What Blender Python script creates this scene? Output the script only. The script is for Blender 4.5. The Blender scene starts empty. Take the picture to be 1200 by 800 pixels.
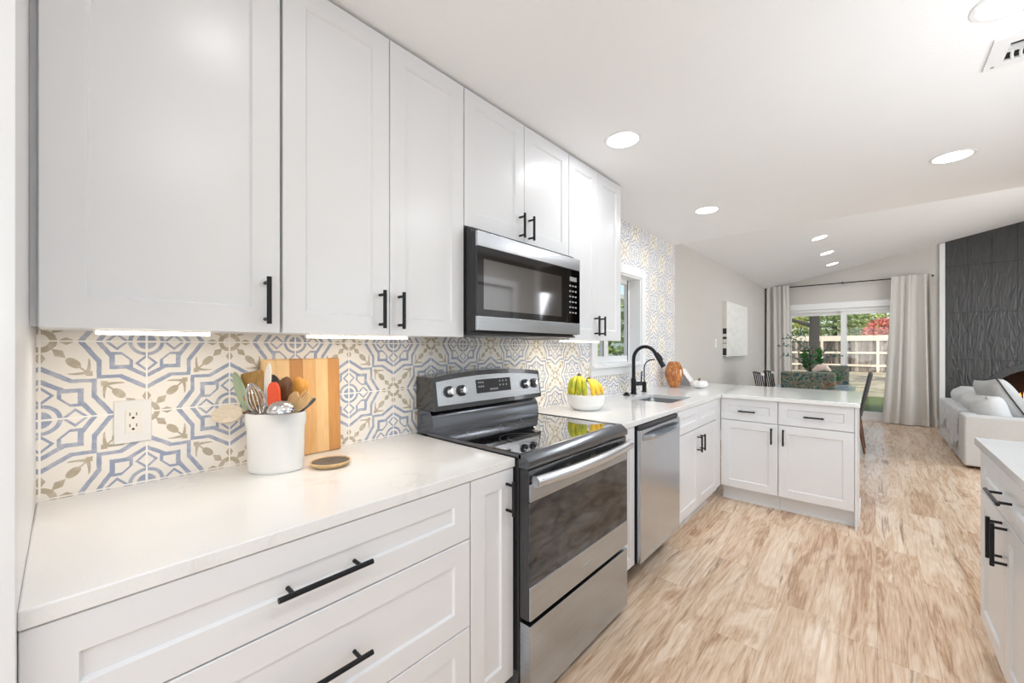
import bpy, bmesh, math, random
from mathutils import Vector, Matrix
random.seed(7)
R = math.radians
PI = math.pi
SC = bpy.context.scene
COL = SC.collection

# ------------------------------------------------------------------ camera, exposure, world, sun, lights
cam = bpy.data.cameras.new('camera')
cam.sensor_width = 36.0
cam.lens = 471.64 / 1200 * 36
cam.shift_y = 6.57 / 1200
cam.clip_start = 0.02
cam.clip_end = 300
camo = bpy.data.objects.new('camera', cam)
camo.location = (1.5926, 0.0, 1.2947)
camo.rotation_euler = (R(90), 0, R(41.852))
COL.objects.link(camo)
SC.camera = camo

SC.view_settings.view_transform = 'Standard'
SC.view_settings.look = 'None'
SC.view_settings.gamma = 1.0
SC.view_settings.use_curve_mapping = False
SC.view_settings.exposure = 0.15
try:
    SC.cycles.use_denoising = True
    SC.cycles.denoiser = 'OPENIMAGEDENOISE'
    SC.cycles.max_bounces = 10
    SC.cycles.diffuse_bounces = 5
    SC.cycles.glossy_bounces = 5
    SC.cycles.sample_clamp_indirect = 8.0
    SC.cycles.caustics_reflective = False
    SC.cycles.caustics_refractive = False
except Exception:
    pass

world = bpy.data.worlds.new('sky')
SC.world = world
world.use_nodes = True
wt = world.node_tree
wt.nodes.clear()
wo = wt.nodes.new('ShaderNodeOutputWorld')
wb = wt.nodes.new('ShaderNodeBackground')
ws = wt.nodes.new('ShaderNodeTexSky')
ws.sky_type = 'NISHITA'
ws.sun_disc = False
ws.sun_elevation = R(48)
ws.sun_rotation = R(140)
ws.dust_density = 2.0
wt.links.new(ws.outputs[0], wb.inputs['Color'])
wb.inputs['Strength'].default_value = 0.22
wt.links.new(wb.outputs[0], wo.inputs[0])

sun = bpy.data.lights.new('sun', 'SUN')
sun.energy = 3.7
sun.angle = R(0.6)
sun.color = (1.0, 0.95, 0.87)
suno = bpy.data.objects.new('sun', sun)
suno.rotation_euler = (R(44), 0, R(6))      # from behind the house, falling on the fence
suno.location = (8, -12, 14)
COL.objects.link(suno)

CAN_W = 4.0            # recessed lamps
STRIP_W = 1.15          # under-cabinet strips, per metre
REAR_FILL_W = 36.0          # unseen fill lamp behind the camera, set in an added window
UPLIGHT_W = 10.0          # unseen ceiling uplights, set in two added windows in the right wall
LIVING_FILL_W = 112.0          # unseen fill lamp in an added living-room window on the right


def area_light(name, loc, rot, sx, sy, watts, color=(1, 1, 1), shape='RECTANGLE', spread=180):
    l = bpy.data.lights.new(name, 'AREA')
    l.shape = shape
    l.size = sx
    l.size_y = sy
    l.energy = watts
    l.color = color
    l.spread = R(spread)
    o = bpy.data.objects.new(name, l)
    o.location = loc
    o.rotation_euler = rot
    COL.objects.link(o)
    return o


area_light('rear_fill', (1.55, -2.52, 1.25), (R(122), 0, 0), 1.7, 2.0, REAR_FILL_W, (.88, .94, 1.0))  # soft fill added from behind the camera
area_light('side_uplight', (2.56, -.9, 1.55), (0, R(145), 0), 1.0, 1.8, UPLIGHT_W, (.80, .90, 1.0))  # added lamp, tilted up to brighten the ceiling
area_light('island_uplight', (2.52, 1.9, 1.6), (0, R(132), R(-42)), 1.0, 1.5, UPLIGHT_W * 1.12, (.80, .90, 1.0))  # added lamp, turned up towards the far part of the ceiling
area_light('living_fill', (5.42, 6.25, 1.5), (0, R(68), 0), 2.3, 3.0, LIVING_FILL_W, (.90, .95, 1.0))  # soft fill added from the unseen side of the living room


# ------------------------------------------------------------------ node helpers
class V:
    """a socket with arithmetic that builds Math nodes"""
    nt = None

    def __init__(s, sock): s.s = sock

    @staticmethod
    def m(op, a, b=None, c=None):
        n = V.nt.nodes.new('ShaderNodeMath')
        n.operation = op
        for i, x in enumerate((a, b, c)):
            if x is None: continue
            if isinstance(x, V): V.nt.links.new(x.s, n.inputs[i])
            else: n.inputs[i].default_value = float(x)
        return V(n.outputs[0])

    def __add__(s, o): return V.m('ADD', s, o)
    __radd__ = __add__
    def __sub__(s, o): return V.m('SUBTRACT', s, o)
    def __rsub__(s, o): return V.m('SUBTRACT', o, s)
    def __mul__(s, o): return V.m('MULTIPLY', s, o)
    __rmul__ = __mul__
    def __truediv__(s, o): return V.m('DIVIDE', s, o)
    def lt(s, o): return V.m('LESS_THAN', s, o)
    def gt(s, o): return V.m('GREATER_THAN', s, o)
    def mn(s, o): return V.m('MINIMUM', s, o)
    def mx(s, o): return V.m('MAXIMUM', s, o)
    def abs(s): return V.m('ABSOLUTE', s)
    def floor(s): return V.m('FLOOR', s)
    def frac(s): return V.m('FRACT', s)
    def pp(s, o): return V.m('PINGPONG', s, o)
    def sqrt(s): return V.m('SQRT', s)


def hyp(a, b): return (a * a + b * b).sqrt()


def band(x, c, h):
    return (x - c).abs().lt(h)


def newmat(name):
    m = bpy.data.materials.new(name)
    m.use_nodes = True
    nt = m.node_tree
    nt.nodes.clear()
    out = nt.nodes.new('ShaderNodeOutputMaterial')
    b = nt.nodes.new('ShaderNodeBsdfPrincipled')
    nt.links.new(b.outputs[0], out.inputs[0])
    V.nt = nt
    return m, nt, b, out


def noise(nt, vec=None, scale=5, detail=4, rough=.5, dist=0, dims='3D'):
    n = nt.nodes.new('ShaderNodeTexNoise')
    n.noise_dimensions = dims
    n.inputs['Scale'].default_value = scale
    n.inputs['Detail'].default_value = detail
    n.inputs['Roughness'].default_value = rough
    n.inputs['Distortion'].default_value = dist
    if vec is not None: nt.links.new(vec, n.inputs['Vector'])
    return n


def ramp(nt, fac, stops, mode='LINEAR'):
    r = nt.nodes.new('ShaderNodeValToRGB')
    r.color_ramp.interpolation = mode
    el = r.color_ramp.elements
    while len(el) > 1: el.remove(el[-1])
    el[0].position = stops[0][0]
    el[0].color = (*stops[0][1], 1)
    for p, c in stops[1:]:
        e = el.new(p)
        e.color = (*c, 1)
    nt.links.new(fac.s if isinstance(fac, V) else fac, r.inputs[0])
    return r.outputs[0]


def mix(nt, fac, a, b):
    n = nt.nodes.new('ShaderNodeMix')
    n.data_type = 'RGBA'
    for k, x in ((0, fac), (6, a), (7, b)):
        if isinstance(x, V): nt.links.new(x.s, n.inputs[k])
        elif isinstance(x, (tuple, list)): n.inputs[k].default_value = (*x, 1)
        elif isinstance(x, (int, float)): n.inputs[k].default_value = x
        else: nt.links.new(x, n.inputs[k])
    return n.outputs[2]


def coord(nt, kind='Object', scale=None):
    if kind == 'World':
        s = nt.nodes.new('ShaderNodeNewGeometry').outputs['Position']
    else:
        s = nt.nodes.new('ShaderNodeTexCoord').outputs[kind]
    if scale:
        mp = nt.nodes.new('ShaderNodeMapping')
        mp.inputs['Scale'].default_value = scale
        nt.links.new(s, mp.inputs[0])
        s = mp.outputs[0]
    return s


def xyz(nt, s):
    n = nt.nodes.new('ShaderNodeSeparateXYZ')
    nt.links.new(s, n.inputs[0])
    return V(n.outputs[0]), V(n.outputs[1]), V(n.outputs[2])


def bump(nt, b, h, strength=.2, dist=.01):
    n = nt.nodes.new('ShaderNodeBump')
    n.inputs['Strength'].default_value = strength
    n.inputs['Distance'].default_value = dist
    nt.links.new(h.s if isinstance(h, V) else h, n.inputs['Height'])
    nt.links.new(n.outputs[0], b.inputs['Normal'])


def simple(name, col, rough=.5, metal=0, var=.04, vscale=6, spec=None, coat=0, emit=None, estr=0, trans=0, bumps=0, bscale=60, alpha=1):
    m, nt, b, _ = newmat(name)
    if var:
        n = noise(nt, coord(nt), vscale, 3)
        c2 = tuple(max(0, c * (1 - var)) for c in col)
        c1 = tuple(min(1, c * (1 + var)) for c in col)
        nt.links.new(mix(nt, n.outputs[0], c2, c1), b.inputs['Base Color'])
    else:
        b.inputs['Base Color'].default_value = (*col, 1)
    b.inputs['Roughness'].default_value = rough
    b.inputs['Metallic'].default_value = metal
    if spec is not None: b.inputs['Specular IOR Level'].default_value = spec
    if coat:
        b.inputs['Coat Weight'].default_value = coat
        b.inputs['Coat Roughness'].default_value = .03
    if emit:
        b.inputs['Emission Color'].default_value = (*emit, 1)
        b.inputs['Emission Strength'].default_value = estr
    if trans: b.inputs['Transmission Weight'].default_value = trans
    if bumps: bump(nt, b, noise(nt, coord(nt), bscale, 3).outputs[0], bumps)
    return m


def sr(r, g, b):
    f = lambda c: (c / 255 / 12.92) if c <= 10 else ((c / 255 + .055) / 1.055) ** 2.4
    return (f(r), f(g), f(b))


# ------------------------------------------------------------------ materials
M = {}
M['paint'] = simple('cabinet_white_paint', (.78, .785, .80), .28, var=.01)
M['ceil'] = simple('ceiling_paint', (.88, .88, .88), .8, var=.012, bumps=.12, bscale=90)
M['wall'] = simple('wall_greige_paint', (.60, .575, .54), .8, var=.02, bumps=.1, bscale=70)
M['trim'] = simple('trim_white_paint', (.82, .82, .82), .35, var=.01)
M['black'] = simple('matte_black_metal', (.018, .018, .02), .38, metal=.6, var=.1)
M['blackplastic'] = simple('black_plastic', (.02, .02, .022), .35, var=.1)
M['blackstain'] = simple('black_enamel', (.028, .028, .03), .16, var=.1, coat=.5)
M['glassblack'] = simple('black_ceramic_glass', (.012, .012, .014), .03, var=0, spec=.9, coat=1)
M['white'] = simple('white_ceramic', (.82, .82, .81), .14, var=.01, coat=.3)
M['whiteplastic'] = simple('white_plastic', (.85, .84, .82), .3, var=.01)
M['grey'] = simple('grey_silicone', (.10, .10, .105), .5)
M['sage'] = simple('sage_silicone', sr(168, 185, 155), .5)
M['red'] = simple('orange_red_silicone', sr(235, 88, 52), .4)
M['cream'] = simple('cream_plastic', sr(240, 236, 228), .35)
M['chrome'] = simple('chrome', (.75, .75, .76), .12, metal=1, var=.03)
M['lamp'] = simple('lamp_diffuser', (.9, .9, .9), .5, var=0, emit=(1, .97, .93), estr=6)
M['strip'] = simple('light_strip_diffuser', (.9, .9, .9), .5, var=0, emit=(1, .88, .70), estr=6)
M['sofa'] = simple('sofa_linen', (.64, .645, .645), .9, var=.06, vscale=40, bumps=.25, bscale=220)
M['throw'] = simple('throw_knit', (.62, .63, .64), .95, var=.22, vscale=16, bumps=.4, bscale=160)
M['pillow'] = simple('pillow_grey_linen', (.50, .51, .51), .9, var=.08, vscale=40, bumps=.25, bscale=200)
M['tan'] = simple('pillow_tan', (.62, .53, .40), .9, var=.08, vscale=30, bumps=.25, bscale=200)
M['piping'] = simple('dark_piping', (.05, .05, .055), .8)
M['charcoal'] = simple('charcoal_upholstery', (.085, .085, .09), .8, var=.15, vscale=40)
M['walnut'] = simple('walnut_leg', (.16, .075, .035), .4, var=.3, vscale=14)
M['table'] = simple('table_top_pale_blue', (.42, .52, .66), .12, var=.05)
M['leafdark'] = simple('plant_leaf', (.045, .16, .035), .45, var=.45, vscale=25)
M['eucal'] = simple('eucalyptus_leaf', (.10, .19, .15), .5, var=.4, vscale=30)
M['stem'] = simple('plant_stem', (.05, .04, .03), .7)
M['pinkwood'] = simple('pale_driftwood', (.74, .58, .50), .7, var=.12, vscale=20)
M['darkpot'] = simple('dark_bowl', (.03, .025, .025), .35, var=.2)
M['brick'] = simple('firebox_dark_brick', (.004, .004, .004), .9, var=.4, vscale=20, bumps=.4, bscale=30)
M['archtile'] = simple('arch_tile', (.055, .055, .058), .35, var=.15, vscale=14)
M['log'] = simple('charred_log', (.09, .045, .02), .9, var=.6, vscale=18, bumps=.5, bscale=30)
M['flame'] = simple('flame', (1, .4, .08), .5, var=0, emit=(1, .33, .05), estr=3.0)
M['flamecore'] = simple('flame_core', (1, .7, .3), .5, var=0, emit=(1, .68, .28), estr=6)
M['bananayellow'] = None
M['void'] = simple('duct_dark', (.01, .01, .01), .8, var=0)
M['rubber'] = simple('dark_gasket', (.012, .012, .013), .6, var=0)


def stainless(name, col=(.55, .572, .605), rough=.26, axis=1, amt=.14):
    m, nt, b, _ = newmat(name)
    sc = [1, 1, 1]
    sc = [4, 4, 260]
    if axis == 2: sc = [260, 260, 4]
    n = noise(nt, coord(nt, 'World', sc), 1, 2)
    nt.links.new(mix(nt, n.outputs[0], tuple(c * (1 - amt) for c in col), tuple(c * (1 + amt) for c in col)), b.inputs['Base Color'])
    b.inputs['Metallic'].default_value = 1
    b.inputs['Roughness'].default_value = rough
    b.inputs['Anisotropic'].default_value = .4
    return m


M['steel'] = stainless('brushed_stainless', (.50, .555, .62))
M['steelmicro'] = stainless('microwave_stainless', (.54, .56, .585))
M['steelsink'] = stainless('sink_stainless', (.34, .345, .35), .3)
M['steeldark'] = stainless('dark_stainless', (.17, .18, .20), .2)
M['steelmw'] = stainless('microwave_glass_face', (.085, .085, .088), .05, amt=.02)
M['mwwin'] = stainless('microwave_window', (.30, .30, .305), .06, amt=.02)
M['satin'] = simple('satin_steel', (.74, .76, .79), .3, metal=1, var=.02)
M['ovenwin'] = None


def oven_window():
    m, nt, b, _ = newmat('oven_window_glass')
    n = noise(nt, coord(nt, 'World', (3, 6, 16)), 1, 4, .55, 1.2)  # streaky noise imitates the floor's reflection in the glass colour
    nt.links.new(ramp(nt, n.outputs[0], [(.3, (.07, .08, .10)), (.75, (.20, .225, .265))]), b.inputs['Base Color'])
    b.inputs['Roughness'].default_value = .07
    b.inputs['Metallic'].default_value = 1.0
    return m


M['ovenwin'] = oven_window()

TP, TY0, TZ0 = .2035, -.0395, .9035


def tile_mat():
    m, nt, b, _ = newmat('encaustic_pattern_tile')
    pos = coord(nt, 'World')
    X, Y, Z = xyz(nt, pos)
    u = (Y - TY0) * (1 / TP) + 40
    v = (Z - TZ0) * (1 / TP) + 40
    p = 1 - u.pp(1)          # 1 on even joints
    p = 1 - p
    p = 1 - p                # distance from the odd joints, 0 on odd
    q = v.pp(1)              # 0 on even joints
    over = (p + q).gt(1)
    a = p + over * (1 - 2 * p)
    c = q + over * (1 - 2 * q)
    mm = a.mx(c)
    nn = a.mn(c)
    wob = (V(noise(nt, pos, 60, 2).outputs[0]) - .5) * .025
    s = (mm * 2).mn((mm + nn * .64) * (1 / .68)) + wob
    line = band(s, .955, .047).mx(band(s, .715, .044))
    # eight pentagon petals round the centre
    dg = .70711
    dia = nn * (1 / .12) + (mm - .305) .abs() * (1 / .12) + wob * 2
    line = line.mx(band(dia, .86, .17))
    pet = ((mm - .255) * (1 / .105)).mx((.255 - nn) * (1 / .11)).mx((.505 - (mm + nn)) * (1 / .10)) + wob * 2
    line = line.mx(band(pet, .84, .17))
    r = hyp(mm, nn) + wob * .4
    line = line.mx(band(r, .172, .022))
    quad = r.lt(.105) * nn.gt(.014)
    line = line * r.gt(.146) + quad
    blue = line.mn(1)
    # tan flower round the other joints
    e = 1 - mm
    g = nn
    r2 = hyp(e, g) + wob
    gear = band(r2, .115, .032)
    t = (e + g) * dg
    w = ((e - g) * dg).abs()
    pet_a = ((e - .225).abs() * (1 / .085) + g * (1 / .05)).lt(1)
    pet_d = ((t - .225).abs() * (1 / .085) + w * (1 / .05)).lt(1)
    bud = (((t - .405) * (1 / .085)) * ((t - .405) * (1 / .085)) + (w * (1 / .05)) * (w * (1 / .05)) + wob * 4).lt(1)
    stem = w.lt(.011) * band(t, .52, .06)
    arm = (t - (.590 - .62 * w - 1.8 * w * w)).abs().lt(.028 - .12 * w) * w.lt(.165)
    tip = w.lt((.655 - t) * .9) * t.gt(.60)
    tan = gear.mx(pet_a).mx(pet_d).mx(bud).mx(stem).mx(arm).mx(tip)
    tan = tan * s.gt(1.06)
    wear = noise(nt, pos, 34, 4, .65)
    wearf = ramp(nt, wear.outputs[0], [(.30, (.62, .62, .62)), (.55, (1, 1, 1))])
    bw = nt.nodes.new('ShaderNodeRGBToBW')
    nt.links.new(wearf, bw.inputs[0])
    wf = V(bw.outputs[0])
    tone = noise(nt, pos, 3, 2)
    base = mix(nt, tone.outputs[0], sr(240, 234, 225), sr(250, 246, 239))
    col = mix(nt, blue * wf, base, sr(156, 166, 190))
    col = mix(nt, tan * wf, col, sr(186, 174, 152))
    gu = u.pp(.5)
    gr = (u - u.floor())
    du = (gr - .5).abs()
    gz = (v - v.floor())
    dv = (gz - .5).abs()
    grout = du.mx(dv).gt(.490)
    col = mix(nt, grout, col, sr(252, 249, 243))
    nt.links.new(col, b.inputs['Base Color'])
    b.inputs['Roughness'].default_value = .38
    bump(nt, b, 1 - grout, .25, .002)
    return m


M['tile'] = tile_mat()


def quartz():
    m, nt, b, _ = newmat('white_quartz')
    pos = coord(nt, 'World')
    n = noise(nt, pos, 3.2, 6, .6, 1.6)
    vein = V(n.outputs[0])
    line = 1 - ((vein - .5).abs() * 22).mn(1)
    n2 = noise(nt, pos, 5, 3)
    msk = ((V(n2.outputs[0]) - .50) * 5).mx(0).mn(1)
    sp = noise(nt, pos, 300, 2)
    base = mix(nt, sp.outputs[0], (.78, .775, .765), (.86, .855, .845))
    col = mix(nt, line * msk * .35, base, (.55, .52, .48))
    nt.links.new(col, b.inputs['Base Color'])
    b.inputs['Roughness'].default_value = .09
    return m


M['quartz'] = quartz()


def floor_mat():
    m, nt, b, _ = newmat('oak_plank_floor')
    pos = coord(nt, 'World')
    X, Y, Z = xyz(nt, pos)
    PW, PL = .185, 1.25
    ux = X * (1 / PW) + 50.3
    ix = ux.floor()
    wn = nt.nodes.new('ShaderNodeTexWhiteNoise')
    wn.noise_dimensions = '1D'
    nt.links.new(ix.s, wn.inputs['W'])
    uy = Y * (1 / PL) + V(wn.outputs[0]) * 7 + 50
    iy = uy.floor()
    wn2 = nt.nodes.new('ShaderNodeTexWhiteNoise')
    wn2.noise_dimensions = '1D'
    nt.links.new((ix * 13.7 + iy * 3.13).s, wn2.inputs['W'])
    rnd = V(wn2.outputs[0])
    cmb = nt.nodes.new('ShaderNodeCombineXYZ')
    nt.links.new((X * 1.0 + rnd * 9).s, cmb.inputs[0])
    nt.links.new((Y * .13 + rnd * 5).s, cmb.inputs[1])
    nt.links.new((rnd * 17).s, cmb.inputs[2])
    vec = cmb.outputs[0]
    big = noise(nt, vec, 6.5, 5, .55, .7)
    ring = (V(big.outputs[0]) * 16).pp(1)
    cmb2 = nt.nodes.new('ShaderNodeCombineXYZ')
    nt.links.new((X * 1.0 + rnd * 9 + V(big.outputs[0]) * .05).s, cmb2.inputs[0])
    nt.links.new((Y * .045 + rnd * 5).s, cmb2.inputs[1])
    nt.links.new((rnd * 17).s, cmb2.inputs[2])
    fine = noise(nt, cmb2.outputs[0], 125, 4, .62, .4)
    streak = noise(nt, cmb2.outputs[0], 27, 5, .62, 1.0)
    knot = noise(nt, vec, 9, 2, .5, .4)
    tone = V(big.outputs[0]) * .50 + V(fine.outputs[0]) * .40 + ring * .11 + rnd * .04 - .03
    col = ramp(nt, tone, [(.34, sr(174, 138, 110)), (.43, sr(208, 176, 146)), (.52, sr(228, 202, 176)), (.64, sr(243, 226, 206))])
    dark = ((V(streak.outputs[0]) - .59) * 12).mx(0).mn(1) * ((V(big.outputs[0]) - .40) * 6).mx(0).mn(1)
    col = mix(nt, dark * .8, col, sr(124, 90, 66))
    kn = ((V(knot.outputs[0]) - .70) * 14).mx(0).mn(1)
    col = mix(nt, kn * .7, col, sr(110, 76, 56))
    fx = ux - ix
    fy = uy - iy
    joint = ((fx - .5).abs().gt(.4925)).mx((fy - .5).abs().gt(.4990))
    col = mix(nt, joint * .28, col, sr(140, 108, 84))
    nt.links.new(col, b.inputs['Base Color'])
    nt.links.new((V(fine.outputs[0]) * .16 + .16).s, b.inputs['Roughness'])
    bump(nt, b, V(fine.outputs[0]) * .3 - joint, .12, .002)
    return m


M['floor'] = floor_mat()


def wood(name, c1, c2, scale=(1, 1, 14), rough=.45, kind='Object'):
    m, nt, b, _ = newmat(name)
    n = noise(nt, coord(nt, kind, scale), 9, 5, .6, .6)
    nt.links.new(ramp(nt, n.outputs[0], [(.3, c1), (.7, c2)]), b.inputs['Base Color'])
    b.inputs['Roughness'].default_value = rough
    return m


M['acacia'] = wood('dark_acacia', sr(84, 54, 30), sr(130, 88, 50), (9, 9, 2))
M['olive'] = wood('turner_wood', sr(150, 112, 58), sr(186, 146, 84), (9, 9, 2))
M['honey'] = wood('honey_wood', sr(205, 140, 56), sr(232, 172, 84), (9, 9, 2))
M['beech'] = wood('beech_wood', sr(205, 168, 116), sr(228, 196, 150), (9, 9, 2))
M['disc'] = wood('pale_disc_wood', sr(205, 190, 168), sr(226, 214, 196), (6, 2, 12))


def board_mat():
    m, nt, b, _ = newmat('laminated_board')
    pos = coord(nt, 'World')
    X, Y, Z = xyz(nt, pos)
    k = (Y * (1 / .0447) + 3.9)
    f = k.floor()
    wn = nt.nodes.new('ShaderNodeTexWhiteNoise')
    wn.noise_dimensions = '1D'
    nt.links.new((f * 1.37 + .61).s, wn.inputs['W'])
    n = noise(nt, coord(nt, 'World', (20, 20, 2.2)), 3, 5, .6, .8)
    t = V(wn.outputs[0]) * .62 + V(n.outputs[0]) * .38
    col = ramp(nt, t, [(.15, sr(178, 118, 60)), (.45, sr(212, 156, 92)), (.8, sr(240, 204, 150))])
    edge = ((k - f) - .5).abs().gt(.488)
    col = mix(nt, edge * .35, col, sr(130, 84, 44))
    nt.links.new(col, b.inputs['Base Color'])
    b.inputs['Roughness'].default_value = .4
    return m


M['board'] = board_mat()


def banana_mat(name, c1, c2):
    m, nt, b, _ = newmat(name)
    n = noise(nt, coord(nt, 'Object'), 22, 4, .6)
    nt.links.new(ramp(nt, n.outputs[0], [(.35, c1), (.65, c2)]), b.inputs['Base Color'])
    b.inputs['Roughness'].default_value = .4
    return m


M['bangreen'] = banana_mat('green_yellow_banana_skin', sr(150, 165, 40), sr(214, 200, 50))
M['banyel'] = banana_mat('yellow_banana_skin', sr(236, 190, 40), sr(248, 214, 84))
M['banstem'] = simple('banana_stem', sr(96, 82, 36), .6)


def vase_mat():
    m, nt, b, _ = newmat('amber_streaked_glass')
    n = noise(nt, coord(nt, 'Object', (14, 14, 1.6)), 4, 4, .6, 1.0)
    nt.links.new(ramp(nt, n.outputs[0], [(.32, sr(96, 46, 12)), (.5, sr(178, 102, 34)), (.66, sr(224, 156, 78))]), b.inputs['Base Color'])
    b.inputs['Roughness'].default_value = .08
    b.inputs['Coat Weight'].default_value = .8
    return m


M['vase'] = vase_mat()


def stone_tile():
    m, nt, b, _ = newmat('charcoal_rippled_tile')
    pos = coord(nt, 'World')
    X, Y, Z = xyz(nt, pos)
    fx = ((X - 2.455) * (1 / .247)).frac()
    fz = ((Z - .345) * (1 / .745)).frac()
    n = noise(nt, coord(nt, 'World', (24, 1, 5)), 1, 3, .5, 1.0)
    joint = ((fx - .5).abs().gt(.482)).mx((fz - .5).abs().gt(.494))
    nt.links.new(mix(nt, joint, mix(nt, n.outputs[0], (.034, .034, .035), (.058, .058, .060)), (.022, .022, .023)), b.inputs['Base Color'])
    b.inputs['Roughness'].default_value = .36
    bump(nt, b, V(n.outputs[0]) * 1.0 - joint * .5, 1.0, .016)
    return m


M['stone'] = stone_tile()


def fabric_fold(name, col):
    m, nt, b, _ = newmat(name)
    n = noise(nt, coord(nt, 'World', (60, 60, 400)), 1, 2)
    nt.links.new(mix(nt, n.outputs[0], tuple(c * .92 for c in col), tuple(min(1, c * 1.05) for c in col)), b.inputs['Base Color'])
    b.inputs['Roughness'].default_value = .95
    return m


M['curtain'] = fabric_fold('linen_curtain', (.63, .61, .575))


def peacock():
    m, nt, b, _ = newmat('swirl_print_fabric')
    n = noise(nt, coord(nt, 'Object'), 4.2, 2, .45, 2.4)
    f = (V(n.outputs[0]) * 4.5).frac()
    nt.links.new(ramp(nt, f, [(0, (.02, .035, .035)), (.2, (.045, .11, .12)), (.36, (.26, .28, .18)), (.5, (.03, .045, .04)),
                              (.64, (.30, .15, .07)), (.75, (.05, .12, .15)), (.88, (.16, .20, .12)), (1, (.018, .03, .028))]), b.inputs['Base Color'])
    b.inputs['Roughness'].default_value = .6
    return m


M['peacock'] = peacock()


def canvas_art():
    m, nt, b, _ = newmat('pale_landscape_canvas')
    n = noise(nt, coord(nt, 'World', (1, 1.6, 4)), 2.2, 6, .65, 1.0)
    nt.links.new(ramp(nt, n.outputs[0], [(.26, (.60, .58, .53)), (.40, (.76, .745, .70)), (.55, (.80, .79, .75)), (.8, (.84, .83, .80))]), b.inputs['Base Color'])
    b.inputs['Roughness'].default_value = .7
    return m


M['canvas'] = canvas_art()


def canvas_edge():
    m, nt, b, _ = newmat('canvas_painted_edge')
    X, Y, Z = xyz(nt, coord(nt, 'World'))
    n = noise(nt, coord(nt, 'World', (.01, .01, 11)), 1, 3)
    low = (1.62 - Z) * 4
    f = (V(n.outputs[0]).gt(.5)) * low.mx(0).mn(1).gt(.2)
    nt.links.new(mix(nt, f, (.78, .74, .68), (.03, .03, .03)), b.inputs['Base Color'])
    b.inputs['Roughness'].default_value = .7
    return m


M['canvasedge'] = canvas_edge()


def pane():
    m = bpy.data.materials.new('window_glass')
    m.use_nodes = True
    nt = m.node_tree
    nt.nodes.clear()
    out = nt.nodes.new('ShaderNodeOutputMaterial')
    mx = nt.nodes.new('ShaderNodeMixShader')
    t = nt.nodes.new('ShaderNodeBsdfTransparent')
    t.inputs[0].default_value = (.95, .97, .96, 1)
    g = nt.nodes.new('ShaderNodeBsdfGlossy')
    g.inputs['Roughness'].default_value = .02
    V.nt = nt
    geo = nt.nodes.new('ShaderNodeNewGeometry')
    dp = nt.nodes.new('ShaderNodeVectorMath')
    dp.operation = 'DOT_PRODUCT'
    nt.links.new(geo.outputs['Incoming'], dp.inputs[0])
    nt.links.new(geo.outputs['Normal'], dp.inputs[1])
    f = 1 - V(dp.outputs['Value']).abs()
    f5 = V.m('POWER', f, 5)
    nt.links.new((f5 * .6 + .03).s, mx.inputs[0])
    nt.links.new(t.outputs[0], mx.inputs[1])
    nt.links.new(g.outputs[0], mx.inputs[2])
    nt.links.new(mx.outputs[0], out.inputs[0])
    return m


M['pane'] = pane()


def ground_mat():
    m, nt, b, _ = newmat('dry_lawn')
    n = noise(nt, coord(nt, 'World'), .9, 6, .65)
    nt.links.new(ramp(nt, n.outputs[0], [(.35, (.22, .20, .10)), (.5, (.46, .38, .26)), (.7, (.62, .52, .38))]), b.inputs['Base Color'])
    b.inputs['Roughness'].default_value = .95
    return m


M['ground'] = ground_mat()
M['turf'] = simple('green_turf', (.075, .105, .004), .9, var=.4, vscale=14, bumps=.4, bscale=60)


def fence_mat():
    m, nt, b, _ = newmat('weathered_fence_wood')
    X, Y, Z = xyz(nt, coord(nt, 'World'))
    ix = (X * (1 / .145)).floor()
    wn = nt.nodes.new('ShaderNodeTexWhiteNoise')
    wn.noise_dimensions = '1D'
    nt.links.new(ix.s, wn.inputs['W'])
    n = noise(nt, coord(nt, 'World', (5, 5, .7)), 2, 4)
    t = V(wn.outputs[0]) * .55 + V(n.outputs[0]) * .45
    nt.links.new(ramp(nt, t, [(.25, (.045, .035, .03)), (.5, (.15, .12, .10)), (.8, (.40, .34, .29))]), b.inputs['Base Color'])
    b.inputs['Roughness'].default_value = .9
    return m


M['fence'] = fence_mat()
M['rail'] = simple('fence_rail_wood', (.62, .54, .44), .85, var=.2, vscale=5)
M['bark'] = simple('tree_bark', (.045, .04, .035), .95, var=.35, vscale=8, bumps=.6, bscale=14)
M['leafA'] = simple('yellow_green_leaf', (.40, .44, .12), .6, var=.5, vscale=2.5)
M['leafB'] = simple('mid_green_leaf', (.22, .30, .09), .6, var=.5, vscale=2.5)
M['leafC'] = simple('dark_green_leaf', (.10, .19, .06), .6, var=.5, vscale=2.5)
M['leafR'] = simple('red_leaf', (.66, .17, .13), .6, var=.4, vscale=2.5)
M['siding'] = simple('neighbour_siding', (.52, .66, .62), .7, var=.1)
M['neighbourwhite'] = simple('neighbour_white', (.75, .78, .74), .7, var=.1)


# ------------------------------------------------------------------ mesh builder
def frames(pts):
    pts = [Vector(p) for p in pts]
    T = []
    for i in range(len(pts)):
        a = pts[max(0, i - 1)]
        c = pts[min(len(pts) - 1, i + 1)]
        T.append((c - a).normalized())
    up = Vector((0, 0, 1)) if abs(T[0].z) < .9 else Vector((1, 0, 0))
    n = (up - T[0] * up.dot(T[0])).normalized()
    out = []
    for t in T:
        n = (n - t * n.dot(t))
        n = n.normalized() if n.length > 1e-6 else t.orthogonal().normalized()
        out.append((n, t.cross(n)))
    return pts, out


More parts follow.
